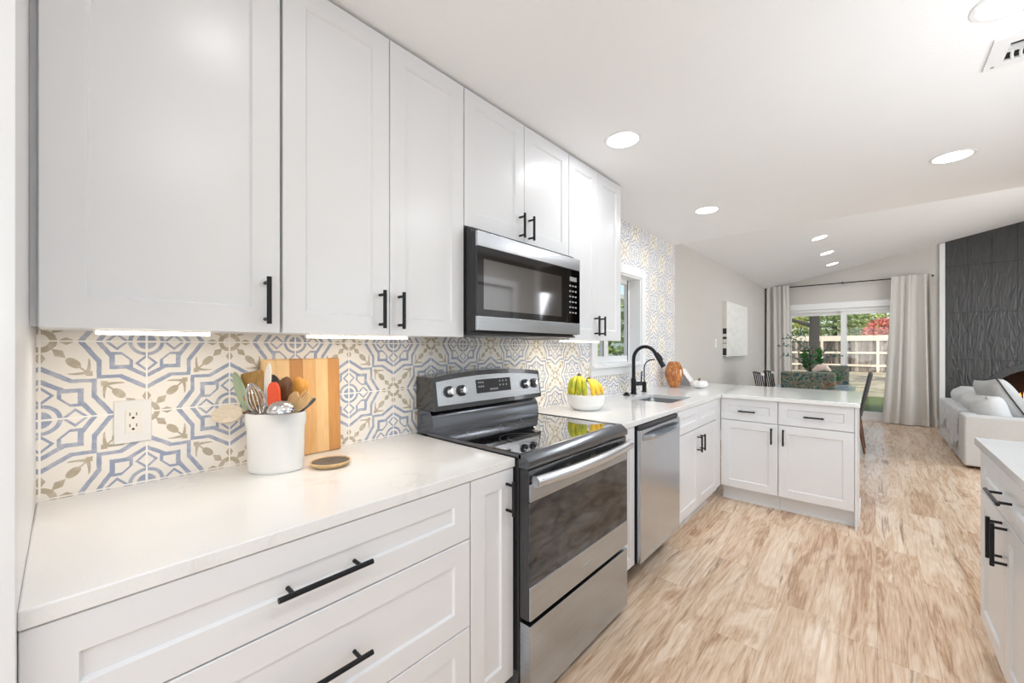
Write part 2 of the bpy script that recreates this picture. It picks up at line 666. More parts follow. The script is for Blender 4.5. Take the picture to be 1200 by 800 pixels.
class MB:
    def __init__(s): s.bm = bmesh.new()

    def box(s, x0, x1, y0, y1, z0, z1, bev=0, seg=2):
        g = bmesh.ops.create_cube(s.bm, size=1)
        vs = g['verts']
        for v in vs:
            v.co = Vector((x0 + (v.co.x + .5) * (x1 - x0), y0 + (v.co.y + .5) * (y1 - y0), z0 + (v.co.z + .5) * (z1 - z0)))
        if bev:
            es = list({e for v in vs for e in v.link_edges})
            bmesh.ops.bevel(s.bm, geom=es, offset=bev, segments=seg, profile=.5, affect='EDGES')
        return s

    def loft(s, rings, close=True, cap0=True, cap1=True):
        R_ = []
        for r in rings: R_.append([s.bm.verts.new(Vector(p)) for p in r])
        n = len(R_[0])
        for a, c in zip(R_[:-1], R_[1:]):
            for i in range(n if close else n - 1):
                j = (i + 1) % n
                try: s.bm.faces.new((a[i], a[j], c[j], c[i]))
                except ValueError: pass
        if cap0: s.bm.faces.new(list(reversed(R_[0])))
        if cap1: s.bm.faces.new(R_[-1])
        return s

    def tube(s, pts, r, seg=10, flat=1.0, caps=True):
        pts, fr = frames(pts)
        rs = r if isinstance(r, (list, tuple)) else [r] * len(pts)
        rings = []
        for p, (n, bn), rr in zip(pts, fr, rs):
            rings.append([p + n * (math.cos(2 * PI * k / seg) * rr * flat) + bn * (math.sin(2 * PI * k / seg) * rr) for k in range(seg)])
        return s.loft(rings, True, caps, caps)

    def cyl(s, p0, p1, r, seg=20, r2=None):
        return s.tube([p0, p1], [r, r if r2 is None else r2], seg)

    def lathe(s, prof, c=(0, 0, 0), seg=32, sx=1, sy=1, rot=0, cap0=True, cap1=True):
        rings = []
        for r, z in prof:
            ring = []
            for k in range(seg):
                a = 2 * PI * k / seg
                x, y = r * math.cos(a) * sx, r * math.sin(a) * sy
                ring.append((c[0] + x * math.cos(rot) - y * math.sin(rot), c[1] + x * math.sin(rot) + y * math.cos(rot), c[2] + z))
            rings.append(ring)
        return s.loft(rings, True, cap0, cap1)

    def prism(s, poly, axis, a0, a1):
        def P(p, a):
            if axis == 0: return (a, p[0], p[1])
            if axis == 1: return (p[0], a, p[1])
            return (p[0], p[1], a)
        return s.loft([[P(p, a0) for p in poly], [P(p, a1) for p in poly]])

    def plate(s, outer, holes, axis, a0, a1):
        """slab with holes; outer/holes are 2D loops"""
        def P(p, a):
            if axis == 0: return (a, p[0], p[1])
            if axis == 1: return (p[0], a, p[1])
            return (p[0], p[1], a)
        es = []
        loops = []
        for lp in [outer] + holes:
            vs = [s.bm.verts.new(P(p, a0)) for p in lp]
            loops.append(vs)
            for i in range(len(vs)): es.append(s.bm.edges.new((vs[i], vs[(i + 1) % len(vs)])))
        g = bmesh.ops.triangle_fill(s.bm, use_beauty=True, use_dissolve=False, edges=es)
        f0 = [f for f in g['geom'] if isinstance(f, bmesh.types.BMFace)]
        d = bmesh.ops.duplicate(s.bm, geom=f0 + es + [v for l in loops for v in l])
        vm = d['vert_map']
        off = Vector(P((0, 0), a1)) - Vector(P((0, 0), a0))
        for l in loops:
            for v in l: vm[v].co += off
        for l in loops:
            for i in range(len(l)):
                j = (i + 1) % len(l)
                s.bm.faces.new((l[i], l[j], vm[l[j]], vm[l[i]]))
        return s

    def sphere(s, c, r, sub=3, rot=None):
        r = r if isinstance(r, (tuple, list)) else (r, r, r)
        g = bmesh.ops.create_uvsphere(s.bm, u_segments=8 * sub, v_segments=4 * sub, radius=1)
        mt = Matrix.Translation(Vector(c)) @ ((rot or Matrix()).to_4x4()) @ Matrix.Diagonal((*r, 1))
        bmesh.ops.transform(s.bm, matrix=mt, verts=g['verts'])
        return s

    def quad(s, pts):
        s.bm.faces.new([s.bm.verts.new(Vector(p)) for p in pts])
        return s

    def build(s, name, mat, parent=None, local=False, smooth=40):
        me = bpy.data.meshes.new(name)
        bmesh.ops.recalc_face_normals(s.bm, faces=s.bm.faces)
        if parent is not None and not local:
            s.bm.transform(WM[parent.name].inverted())
        org = None
        if parent is None and len(s.bm.verts):
            mn = [min(v.co[i] for v in s.bm.verts) for i in range(3)]
            mx_ = [max(v.co[i] for v in s.bm.verts) for i in range(3)]
            org = Vector(((mn[0] + mx_[0]) / 2, (mn[1] + mx_[1]) / 2, mn[2]))
            if not local: s.bm.transform(Matrix.Translation(-org))
        s.bm.to_mesh(me)
        s.bm.free()
        for p in me.polygons: p.use_smooth = True
        me.set_sharp_from_angle(angle=R(smooth))
        o = bpy.data.objects.new(name, me)
        if len(me.polygons) < 4000 and smooth <= 40:
            wn_ = o.modifiers.new('weighted_normal', 'WEIGHTED_NORMAL')
            wn_.keep_sharp = True
        me.materials.append(M[mat] if isinstance(mat, str) else mat)
        COL.objects.link(o)
        if parent is not None:
            o.parent = parent
            WM[o.name] = WM[parent.name]
        elif org is not None and not local:
            o.location = org
            WM[o.name] = Matrix.Translation(org)
        else:
            WM[o.name] = Matrix()
        return o


WM = {}


def thing(name, label, cat, loc=(0, 0, 0), rotz=0, group=None):
    o = bpy.data.objects.new(name, None)
    o.empty_display_size = .05
    o.location = loc
    o.rotation_euler = (0, 0, rotz)
    COL.objects.link(o)
    WM[o.name] = Matrix.Translation(Vector(loc)) @ Matrix.Rotation(rotz, 4, 'Z')
    return tag(o, label, cat, group)


def tag(o, label, cat, group=None, kind=None):
    o['label'] = label
    o['category'] = cat
    if group: o['group'] = group
    if kind: o['kind'] = kind
    return o


def struct(o, label=None, cat=None):
    o['kind'] = 'structure'
    if label: o['label'] = label
    if cat: o['category'] = cat
    return o


def copy_thing(src, loc, rotz=None, label=None, group=None):
    c = src.copy()
    COL.objects.link(c)
    c.location = loc
    if rotz is not None: c.rotation_euler = (0, 0, rotz)
    if label: c['label'] = label
    if group: c['group'] = group
    WM[c.name] = Matrix.Translation(Vector(loc)) @ Matrix.Rotation(c.rotation_euler.z, 4, 'Z')
    for ch in list(src.children):
        d = ch.copy()
        COL.objects.link(d)
        d.parent = c
        WM[d.name] = WM[c.name]
        for g in list(ch.children):
            h = g.copy()
            COL.objects.link(h)
            h.parent = d
            WM[h.name] = WM[c.name]
    return c


# ------------------------------------------------------------------ the room shell
CZ = 2.377            # flat kitchen ceiling
VY = 4.33             # where the vaulted ceiling of the living room begins
V0, VS = 2.45, .215   # vault height at the left wall, and its slope
FY = 9.45             # far wall
KR = 2.60             # kitchen right wall
LR = 5.5              # living room right wall
BY = -2.6             # rear wall
vz = lambda x: V0 + VS * x

struct(MB().box(-.15, LR + .15, BY - .15, FY + .12, -.12, 0).build('floor', 'floor'), 'light oak plank floor running through kitchen and living room', 'floor')
struct(MB().box(-.15, KR + .12, BY - .15, VY, CZ, CZ + .1).build('ceiling', 'ceil'), 'flat white kitchen ceiling', 'ceiling')
struct(MB().prism([(-.15, vz(-.15)), (LR + .15, vz(LR + .15)), (LR + .15, vz(LR + .15) + .12), (-.15, vz(-.15) + .12)], 1, VY, FY + .15).build('ceiling_vaulted', 'ceil'),
       'sloped white living room ceiling', 'ceiling')
struct(MB().prism([(-.15, CZ + .101), (KR, CZ + .101), (KR, .02), (LR + .15, .02), (LR + .15, vz(LR + .15)), (-.15, vz(-.15))], 1, VY - .12, VY - .001).build('wall_gable', 'ceil'),
       'white wall over the kitchen ceiling edge', 'wall')

# kitchen wall, with tile and a window opening
WY0, WY1, WZ0, WZ1 = 2.72, 3.525, 1.155, 1.925
mb = MB()
mb.plate([(BY, 0), (4.382, 0), (4.382, CZ), (BY, CZ)], [[(WY0, WZ0), (WY1, WZ0), (WY1, WZ1), (WY0, WZ1)]], 0, -.14, .011)
struct(mb.build('wall_kitchen', 'tile'), 'kitchen wall clad in blue and beige patterned tile', 'wall')
struct(MB().box(-.14, 0, 4.383, FY, 0, 2.6).build('wall_left', 'wall'), 'greige painted wall beyond the kitchen tile', 'wall')

# far wall with the patio door opening
DX0, DX1, DZ = .29, 2.11, 2.0
struct(MB().plate([(-.14, 0), (DX0, 0), (DX0, DZ), (DX1, DZ), (DX1, 0), (2.40, 0), (2.40, vz(2.40)), (-.14, vz(-.14))], [], 1, FY, FY + .12).build('wall_far', 'wall'),
       'greige end wall around the patio door', 'wall')
ell = lambda a, b_, z0, n=28: [(3.55 + a * math.cos(PI * k / n), z0 + b_ * math.sin(PI * k / n)) for k in range(n + 1)]
arch_in = ell(.60, .40, .60)
hole = [(4.15, .22)] + arch_in + [(2.95, .22)]
struct(MB().plate([(2.40, 0), (LR + .15, 0), (LR + .15, vz(LR + .15)), (2.40, vz(2.40))], [hole], 1, FY, FY + .12).build('wall_fireplace', 'stone'),
       'charcoal rippled tile wall around the fireplace', 'wall')
struct(MB().prism([(2.395, 0), (2.458, 0), (2.458, vz(2.458) - .01), (2.395, vz(2.395) - .01)], 1, FY - .03, FY).build('trim_1', 'trim'), 'white vertical trim board beside the charcoal tile', 'trim')

# right side and rear (behind the camera), with openings cut for the added windows
struct(MB().plate([(BY, 0), (2.95, 0), (2.95, 2.04), (3.77, 2.04), (3.77, 0), (VY - .12, 0), (VY - .12, CZ), (BY, CZ)], [[(-1.85, 1.0), (.05, 1.0), (.05, 2.1), (-1.85, 2.1)], [(1.05, 1.05), (2.75, 1.05), (2.75, 2.1), (1.05, 2.1)]], 0, KR, KR + .12).build('wall_right', 'wall'))
struct(MB().plate([(VY, 0), (FY, 0), (FY, vz(LR)), (VY, vz(LR))], [[(4.7, .35), (7.8, .35), (7.8, 2.65), (4.7, 2.65)]], 0, LR, LR + .12).build('wall_living', 'wall'))
struct(MB().plate([(-.14, 0), (KR + .1, 0), (KR + .1, CZ), (-.14, CZ)], [[(.1, .2), (2.4, .2), (2.4, 2.3), (.1, 2.3)]], 1, BY - .12, BY).build('wall_rear', 'wall'))


def window_frame(name, axis, a, x0, x1, z0, z1, n, t=.05, d=.06):
    """plain casement frames with panes, for the unseen windows added around the fill lamps"""
    m = MB()
    def bx(u0, u1, w0, w1):
        if axis == 0: m.box(a, a + d, u0, u1, w0, w1)
        else: m.box(u0, u1, a, a + d, w0, w1)
    bx(x0, x1, z0, z0 + t)
    bx(x0, x1, z1 - t, z1)
    for k in range(n + 1):
        c = x0 + (x1 - x0 - t) * k / n
        bx(c, c + t, z0 + t, z1 - t)
    f = struct(m.build(name, 'trim'))
    m = MB()
    if axis == 0: m.box(a + .025, a + .031, x0 + t, x1 - t, z0 + t, z1 - t)
    else: m.box(x0 + t, x1 - t, a + .025, a + .031, z0 + t, z1 - t)
    m.build('pane', 'pane', f)
    return f


window_frame('added_window_2', 1, BY - .10, .1, 2.4, .2, 2.3, 3)  # unseen window added for the rear fill
window_frame('added_window_3', 0, LR + .03, 4.7, 7.8, .35, 2.65, 4)  # unseen window added for the living-room fill

window_frame('added_window_4', 0, KR + .03, -1.85, .05, 1.0, 2.1, 2)  # unseen window added for the side uplight
window_frame('added_window_5', 0, KR + .03, 1.05, 2.75, 1.05, 2.1, 2)  # unseen window added for the island uplight

# white panelled door on the right wall, mirrored in the microwave
d2 = MB()
d2.box(KR + .03, KR + .07, 2.97, 3.75, 0.01, 2.03)
d2 = struct(d2.build('door_2', 'trim'))
m = MB()
for z0, z1 in ((.2, .95), (1.1, 1.9)):
    for y0 in (3.07, 3.41):
        m.box(KR + .022, KR + .032, y0, y0 + .24, z0, z1, .004)
m.build('door_panel', 'trim', d2)
m = MB().box(KR - .018, KR, 2.87, 2.95, 0, 2.12, .003).box(KR - .018, KR, 3.77, 3.85, 0, 2.12, .003).box(KR - .018, KR, 2.95, 3.77, 2.04, 2.12, .003)
m.build('door_casing', 'trim', d2)
struct(MB().box(0, .016, 4.72, FY - .03, 0, .12, .004).build('baseboard_left', 'trim'))
struct(MB().box(2.12, 2.393, FY - .016, FY, 0, .12, .004).build('baseboard_far', 'trim'))

# kitchen window: jamb lining, casing, stool, apron, sash and two panes
w1 = MB()
w1.box(-.13, .02, WY0, WY0 + .02, WZ0, WZ1).box(-.13, .02, WY1 - .02, WY1, WZ0, WZ1).box(-.13, .02, WY0 + .02, WY1 - .02, WZ1 - .02, WZ1).box(-.13, .02, WY0 + .02, WY1 - .02, WZ0, WZ0 + .012)
w1 = struct(w1.build('window_1', 'trim'), 'white framed sliding window above the sink', 'window')
m = MB()
m.box(.011, .032, WY1 - .005, WY1 + .08, WZ0 - .005, WZ1 + .075, .003).box(.011, .032, WY0 - .08, WY0 + .005, WZ0 - .005, WZ1 + .075, .003)
m.box(.011, .032, WY0 + .005, WY1 - .005, WZ1 - .005, WZ1 + .075, .003)
m.build('window_casing', 'trim', w1)
m = MB().box(-.10, .055, WY0 - .09, WY1 + .09, WZ0 - .022, WZ0, .004).box(.011, .028, WY0 - .08, WY1 + .08, WZ0 - .085, WZ0 - .022, .003)
m.build('window_sill', 'trim', w1)
m = MB()
Y0, Y1, Z0, Z1 = WY0 + .02, WY1 - .02, WZ0 + .012, WZ1 - .02
m.box(-.12, -.085, Y0, Y0 + .04, Z0, Z1).box(-.12, -.085, Y1 - .04, Y1, Z0, Z1).box(-.12, -.085, Y0 + .04, Y1 - .04, Z0, Z0 + .05).box(-.12, -.085, Y0 + .04, Y1 - .04, Z1 - .04, Z1)
m.box(-.12, -.08, 3.02, 3.09, Z0 + .05, Z1 - .04)
fr1 = m.build('window_sash', 'trim', w1)
MB().box(-.105, -.101, Y0 + .04, 3.02, Z0 + .05, Z1 - .04).build('pane', 'pane', fr1)
MB().box(-.105, -.101, 3.09, Y1 - .04, Z0 + .05, Z1 - .04).build('pane', 'pane', fr1)
MB().box(-.086, -.082, Y1 - .046, Y1 - .036, Z0, Z1).box(-.086, -.082, 3.012, 3.022, Z0 + .05, Z1 - .04).build('weatherstrip', 'rubber', fr1)

# sliding patio door
d1 = MB()
d1.box(DX0, DX0 + .05, FY + .01, FY + .11, .0, DZ).box(DX1 - .05, DX1, FY + .01, FY + .11, .0, DZ).box(DX0 + .05, DX1 - .05, FY + .01, FY + .11, DZ - .05, DZ).box(DX0 + .05, DX1 - .05, FY + .01, FY + .11, 0, .05)
d1 = struct(d1.build('door_1', 'trim'), 'white sliding glass patio door in the end wall', 'door')
m = MB().box(DX0 - .09, DX0, FY - .02, FY, 0, DZ + .11, .003).box(DX1, DX1 + .09, FY - .02, FY, 0, DZ + .11, .003).box(DX0, DX1, FY - .02, FY, DZ, DZ + .11, .003)
m.build('door_casing', 'trim', d1)
for x0, x1, y in ((DX0 + .05, 1.245, FY + .07), (1.16, DX1 - .05, FY + .03)):
    m = MB()
    m.box(x0, x0 + .075, y, y + .035, .05, DZ - .05).box(x1 - .075, x1, y, y + .035, .05, DZ - .05)
    m.box(x0 + .075, x1 - .075, y, y + .035, .05, .16).box(x0 + .075, x1 - .075, y, y + .035, DZ - .115, DZ - .05)
    pn = m.build('door_panel', 'trim', d1)
    MB().box(x0 + .075, x1 - .075, y + .015, y + .021, .16, DZ - .115).build('pane', 'pane', pn)


# ------------------------------------------------------------------ cabinet helpers
FACE = {'+X': (Vector((0, 1, 0)), Vector((1, 0, 0))), '-X': (Vector((0, 1, 0)), Vector((-1, 0, 0))), '-Y': (Vector((1, 0, 0)), Vector((0, -1, 0)))}


def fpt(face, f, a, z, d):
    U, N = FACE[face]
    return U * a + N * (abs(N.x + N.y) and (f * (N.x + N.y))) + Vector((0, 0, z)) + N * d


def shaker(m, face, f, a0, a1, z0, z1, fw=.062, t=.02):
    """framed door: f is the plane of the front face"""
    prof = [(0, -t), (0, -.0015), (.0015, 0), (fw, 0), (fw + .005, -.008)]
    rings = []
    for i, d in prof:
        rings.append([fpt(face, f, a0 + i, z0 + i, d), fpt(face, f, a1 - i, z0 + i, d), fpt(face, f, a1 - i, z1 - i, d), fpt(face, f, a0 + i, z1 - i, d)])
    m.loft(rings)


def pull(face, f, a, z, ln, vert, parent, r=.0062, so=.034):
    m = MB()
    h = ln / 2
    e = .014 if ln < .16 else .03
    if vert:
        m.cyl(fpt(face, f, a, z - h, so), fpt(face, f, a, z + h, so), r, 14)
        for s_ in (-1, 1): m.cyl(fpt(face, f, a, z + s_ * (h - e), -.002), fpt(face, f, a, z + s_ * (h - e), so), r * .8, 10)
    else:
        m.cyl(fpt(face, f, a - h, z, so), fpt(face, f, a + h, z, so), r, 14)
        for s_ in (-1, 1): m.cyl(fpt(face, f, a + s_ * (h - e), z, -.002), fpt(face, f, a + s_ * (h - e), z, so), r * .8, 10)
    return m.build('handle', 'black', parent)


def body(t, face, f, a0, a1, z0, z1, depth, toe=0):
    """carcass, with an open recess for a toe kick below"""
    m = MB()
    U, N = FACE[face]
    def bx(u0, u1, d0, d1, w0, w1):
        p, q = fpt(face, f, u0, w0, d0), fpt(face, f, u1, w1, d1)
        m.box(min(p.x, q.x), max(p.x, q.x), min(p.y, q.y), max(p.y, q.y), w0, w1)
    bx(a0, a1, -depth, -.021, z0 + toe, z1)
    b_ = m.build('body', 'paint', t)
    if toe:
        m = MB()
        bx(a0, a1, -.10, -.085, z0, z0 + toe)
        m.build('toe_kick', 'paint', t)
        m = MB()
        bx(a0, a1, -.086, -.074, z0, z0 + .014)
        m.build('shoe_molding', 'trim', t)
    return b_


def cab(label, name, face, f, a0, a1, z0, z1, depth, fronts, toe=0, cat='cabinet', group=None):
    p = fpt(face, f, (a0 + a1) / 2, z0, -depth / 2)
    t = thing(name, label, cat, p, 0, group)
    body(t, face, f, a0, a1, z0, z1, depth, toe)
    for fr in fronts:
        kind, b0, b1, c0, c1 = fr[:5]
        m = MB()
        fw = fr[6] if len(fr) > 6 else .062
        shaker(m, face, f, b0, b1, c0, c1, fw)
        o = m.build(kind, 'paint', t)
        if fr[5]:
            a, z, ln, vert = fr[5]
            pull(face, f, a, z, ln, vert, o)
    return t


# upper cabinets (front plane x = .34, bottom 1.338, up to the ceiling)
UF, UB, UT = .34, 1.338, 2.366
g_ = .0016
cab('white upper cabinet with one wide door, nearest the tall white panel', 'upper_cabinet', '+X', UF, -.035, .4130, UB, UT, .326,
    [('door', -.033, .4115, UB - .003, UT, (.374, 1.422, .128, True), .068)])
cab('white double door upper cabinet between the single door one and microwave', 'upper_cabinet', '+X', UF, .4175, 1.1025, UB, UT, .326,
    [('door', .419, .760 - g_, UB - .003, UT, (.722, 1.422, .128, True)), ('door', .760 + g_, 1.101, UB - .003, UT, (.796, 1.422, .128, True))])
cab('short white double door cabinet directly over the microwave', 'upper_cabinet', '+X', UF, 1.1045, 1.8695, 1.80, UT, .326,
    [('door', 1.106, 1.487 - g_, 1.797, UT, (1.452, 1.868, .115, True)), ('door', 1.487 + g_, 1.868, 1.797, UT, (1.522, 1.868, .115, True))])
cab('white double door upper cabinet beside the window, right of microwave', 'upper_cabinet', '+X', UF, 1.8715, 2.491, UB, UT, .326,
    [('door', 1.873, 2.181 - g_, UB - .003, UT, (2.146, 1.422, .118, True)), ('door', 2.181 + g_, 2.489, UB - .003, UT, (2.216, 1.422, .118, True))])

MB().box(.296, .318, -.0453, -.0353, UB, UT).build('filler_strip', 'paint', bpy.data.objects['upper_cabinet'])

# light strips under the uppers
for y0, y1, lab in ((.05, .262, 'lit strip lamp under the nearest single door upper cabinet'), (.515, .87, 'lit strip lamp under the upper cabinet above the cutting board'),
                    (1.90, 2.30, 'lit strip lamp under the upper cabinet beside the window')):
    t = thing('strip_light', lab, 'light', (.27, (y0 + y1) / 2, UB - .014), 0, 'under-cabinet light strips')
    MB().box(.255, .285, y0 - .004, y1 + .004, UB - .006, UB - .001).build('housing', 'whiteplastic', t)
    MB().box(.257, .283, y0, y1, UB - .014, UB - .006, .002).build('diffuser', 'strip', t)
    area_light('strip_lamp', (.27, (y0 + y1) / 2, UB - .016), (0, 0, 0), .024, y1 - y0, STRIP_W * (y1 - y0) * 2, (1, .88, .74))

# base cabinets along the tiled wall
BF, BT = .64, .868
ZD = .127
t = cab('white three drawer base cabinet at the near left under the utensil counter', 'drawer_cabinet', '+X', BF, -.0452, .8655, 0, BT, .60,
        [('drawer', -.0445, .8635, .689, .866, (.405, .767, .212, False)), ('drawer', -.0445, .8635, .411, .685, (.405, .543, .212, False)), ('drawer', -.0445, .8635, ZD, .407, (.405, .285, .212, False))], toe=ZD - .004)
cab('narrow white one door base cabinet just left of the range', 'base_cabinet', '+X', BF, .8675, 1.072, 0, BT, .60,
    [('door', .869, 1.070, ZD, .866, (1.034, .772, .118, True), .06)], toe=ZD - .004)
cab('slim white pull-out base cabinet between range and dishwasher', 'base_cabinet', '+X', BF, 1.847, 2.052, 0, BT, .60,
    [('door', 1.85, 2.050, ZD, .866, None, .055)], toe=ZD - .004)
cab('white sink base cabinet with two doors under the faucet', 'sink_cabinet', '+X', BF, 2.668, 3.583, 0, .69, .60,
    [('false_front', 2.670, 3.1235, .705, .866, None, .055), ('false_front', 3.1265, 3.581, .705, .866, None, .055),
     ('door', 2.670, 3.1235, ZD, .699, (3.088, .594, .120, True)), ('door', 3.1265, 3.581, ZD, .699, (3.158, .594, .120, True))], toe=ZD - .004)
PF = 3.737
cab('white corner peninsula cabinet with drawer and door, next to the sink run', 'base_cabinet', '-Y', PF, .628, 1.041, 0, BT, .62,
    [('drawer', .633, 1.0395, .69, .866, (.829, .768, .122, False), .055), ('door', .633, 1.0395, ZD, .684, (1.000, .594, .126, True))], toe=ZD - .004)
t = cab('white end peninsula cabinet with drawer and door, next to the open walkway', 'base_cabinet', '-Y', PF, 1.043, 1.499, 0, BT, .62,
        [('drawer', 1.0445, 1.497, .69, .866, (1.268, .768, .122, False), .055), ('door', 1.0445, 1.497, ZD, .684, (1.078, .594, .126, True))], toe=ZD - .004)
MB().box(1.4995, 1.514, PF - .001, 4.36, .0, BT).build('end_panel', 'paint', t)
MB().box(1.5142, 1.522, PF + .075, 4.36, .0, .06, .002).build('shoe_molding', 'trim', t)
# blind corner filler
o = MB().box(.585, .628, 3.585, PF - .004, ZD, BT).box(.53, .545, 3.585, PF + .08, 0, ZD).build('corner_filler', 'paint')
tag(o, 'white filler panel in the inner corner between sink cabinet and peninsula', 'panel')

# island run on the right
IF = 1.94
t = cab('white island cabinet with drawer over two doors, at the right edge', 'island_cabinet', '-X', IF, 1.80, 2.645, 0, BT, .62,
        [('drawer', 1.802, 2.643, .69, .866, (2.20, .765, .20, False)), ('door', 1.802, 2.2205, ZD, .684, (2.185, .60, .15, True)), ('door', 2.2235, 2.643, ZD, .684, (2.258, .60, .15, True))], toe=ZD - .004)
cab('white island cabinet nearest the camera, beyond the right frame edge', 'island_cabinet', '-X', IF, .96, 1.798, 0, BT, .62,
    [('drawer', .962, 1.796, .69, .866, (1.38, .765, .20, False)), ('door', .962, 1.3775, ZD, .684, (1.34, .60, .15, True)), ('door', 1.3805, 1.796, ZD, .684, (1.415, .60, .15, True))], toe=ZD - .004)

# tall white pantry at the left edge of the picture
t = thing('pantry_cabinet', 'tall white cabinet side at the left edge, beside the counter', 'cabinet', (.34, -.35, 0))
MB().box(.012, .662, -.062, -.0455, 0, 2.37, .002).build('side_panel', 'paint', t)
MB().box(.012, .62, -.70, -.0625, .1, 2.36).build('body', 'paint', t)
for z0, z1, hz in ((.1, 1.336, 1.2), (1.342, 2.36, 1.45)):
    m = MB()
    shaker(m, '+X', .664, -.698, -.066, z0, z1, .03)
    d = m.build('door', 'paint', t)
    pull('+X', .664, -.66, hz, .13, True, d)

# ------------------------------------------------------------------ countertops
CT, CB = .9, .8695


def slab(poly, holes=None):
    return MB().plate(poly, holes or [], 2, CB, CT)


def bevel_mod(o, w=.003):
    b_ = o.modifiers.new('edge', 'BEVEL')
    b_.width = w
    b_.segments = 2
    b_.limit_method = 'ANGLE'
    b_.angle_limit = R(60)
    return o


tag(bevel_mod(slab([(.0125, -.0454), (.645, -.0454), (.645, 1.076), (.0125, 1.076)]).build('countertop', 'quartz')), 'white quartz countertop left of the range, under the utensil crock', 'countertop')


def rrect(x0, x1, y0, y1, r, n=5):
    out = []
    for cx, cy, a0 in ((x1 - r, y1 - r, 0), (x0 + r, y1 - r, 90), (x0 + r, y0 + r, 180), (x1 - r, y0 + r, 270)):
        for k in range(n + 1):
            a = R(a0 + 90 * k / n)
            out.append((cx + r * math.cos(a), cy + r * math.sin(a)))
    return out


SX0, SX1, SY0, SY1 = .19, .535, 2.86, 3.33
tag(bevel_mod(slab([(.0125, 1.843), (.645, 1.843), (.645, 3.706), (.535, 4.70), (.0125, 4.70)], [rrect(SX0, SX1, SY0, SY1, .04)]).build('countertop', 'quartz')),
    'white quartz countertop with sink along the tiled wall', 'countertop')
tag(bevel_mod(slab([(.6465, 3.706), (1.529, 3.706), (1.529, 4.70), (.5365, 4.70)]).build('countertop', 'quartz')), 'white quartz peninsula countertop in front of the dining table', 'countertop')
tag(bevel_mod(slab([(1.925, .95), (2.585, .95), (2.585, 2.667), (1.925, 2.667)]).build('countertop', 'quartz')), 'white quartz island countertop at the right edge', 'countertop')

# sink
t = thing('sink', 'stainless undermount sink bowl below the black faucet', 'sink', ((SX0 + SX1) / 2, (SY0 + SY1) / 2, .72))
o_ = rrect(SX0 - .012, SX1 + .012, SY0 - .012, SY1 + .012, .05)
i_ = rrect(SX0 - .002, SX1 + .002, SY0 - .002, SY1 + .002, .042)
i2 = rrect(SX0 + .01, SX1 - .01, SY0 + .01, SY1 - .01, .05)
i3 = rrect(SX0 + .03, SX1 - .03, SY0 + .03, SY1 - .03, .05)
m = MB().loft([[(*p, z) for p in l] for l, z in ((o_, .866), (i_, .8685), (i_, .866), (i2, .74), (i3, .722))], cap0=False)
m.build('bowl', 'steelsink', t)
MB().lathe([(.0, .724), (.04, .724), (.044, .727), (.046, .723)], ((SX0 + SX1) / 2, (SY0 + SY1) / 2, 0), 24, cap0=False, cap1=False).build('drain', 'chrome', t)

# ------------------------------------------------------------------ faucets
t = thing('kitchen_faucet', 'tall black pull-down faucet with curved spout over the sink', 'faucet', (.094, 3.208, CT))
m = MB().lathe([(.027, 0), (.027, .006), (.021, .01), (.021, .12), (.0165, .135)], (.094, 3.208, CT), 24)
m.build('body', 'black', t)
P_ = Vector((.094, 3.208, CT))
dv = Vector((.985, .17, 0))
pts = [P_ + Vector((0, 0, .13)), P_ + Vector((0, 0, .28))]
for k in range(1, 15):
    a = PI * k / 15 * .90
    pts.append(P_ + dv * (.095 * (1 - math.cos(a))) + Vector((0, 0, .29 + .108 * math.sin(a))))
m = MB().tube(pts, .0145, 14)
m.build('spout', 'black', t)
e0 = pts[-1]
e1 = e0 + (pts[-1] - pts[-2]).normalized() * .03
e2 = e0 + (pts[-1] - pts[-2]).normalized() * .125
sp = MB().tube([e0, e1, e2], [.0165, .0175, .0205], 14).build('spray_head', 'black', t)
MB().tube([e0 + dv * .012 + Vector((0, 0, .01)), e1 + dv * .028, e1 + dv * .04 + Vector((0, 0, -.03))], .006, 8).build('spray_button', 'black', sp)
m = MB().cyl(P_ + Vector((0, 0, .085)), P_ + Vector((.03, .085, .085)), .0175, 16)
m.cyl(P_ + Vector((.03, .08, .085)), P_ + Vector((.035, .085, .19)), .006, 10)
m.build('lever', 'black', t)

t = thing('filter_faucet', 'small black filtered-water tap right of the main faucet', 'faucet', (.09, 3.43, CT))
MB().lathe([(.024, 0), (.024, .004), (.019, .006), (.019, .085), (.014, .09)], (.09, 3.43, CT), 20).build('body', 'black', t)
pts = [Vector((.09, 3.43, CT + .08)), Vector((.09, 3.43, CT + .20))]
for k in range(1, 9):
    a = PI / 2 * k / 8
    pts.append(Vector((.09 + .075 * (1 - math.cos(a)), 3.43, CT + .21 + .075 * math.sin(a))))
pts.append(Vector((.185, 3.43, CT + .285)))
MB().tube(pts, .0052, 10).build('spout', 'black', t)
o = MB().lathe([(.030, 0), (.031, .006), (.018, .011), (.018, .022), (.015, .025)], (.095, 3.075, CT), 24).build('air_switch', 'black')
tag(o, 'small black round button cap left of the faucet', 'button')


# ------------------------------------------------------------------ range
RY0, RY1 = 1.082, 1.837
t = thing('range', 'freestanding stainless electric range with black glass cooktop', 'stove', (.36, (RY0 + RY1) / 2, 0))
MB().box(.03, .655, RY0, RY1, .05, .894).box(.10, .60, RY0 + .02, RY1 - .02, 0, .05).build('body', 'blackstain', t)
ck = MB().box(.15, .668, RY0 + .012, RY1 - .012, .9, .9125, .002).build('cooktop', 'glassblack', t)


def ring_flat(m, c, r0, r1, z, h=.0005, seg=48):
    m.lathe([(r0, z), (r0, z + h), (r1, z + h), (r1, z)], (c[0], c[1], 0), seg, cap0=False, cap1=False)
    return m


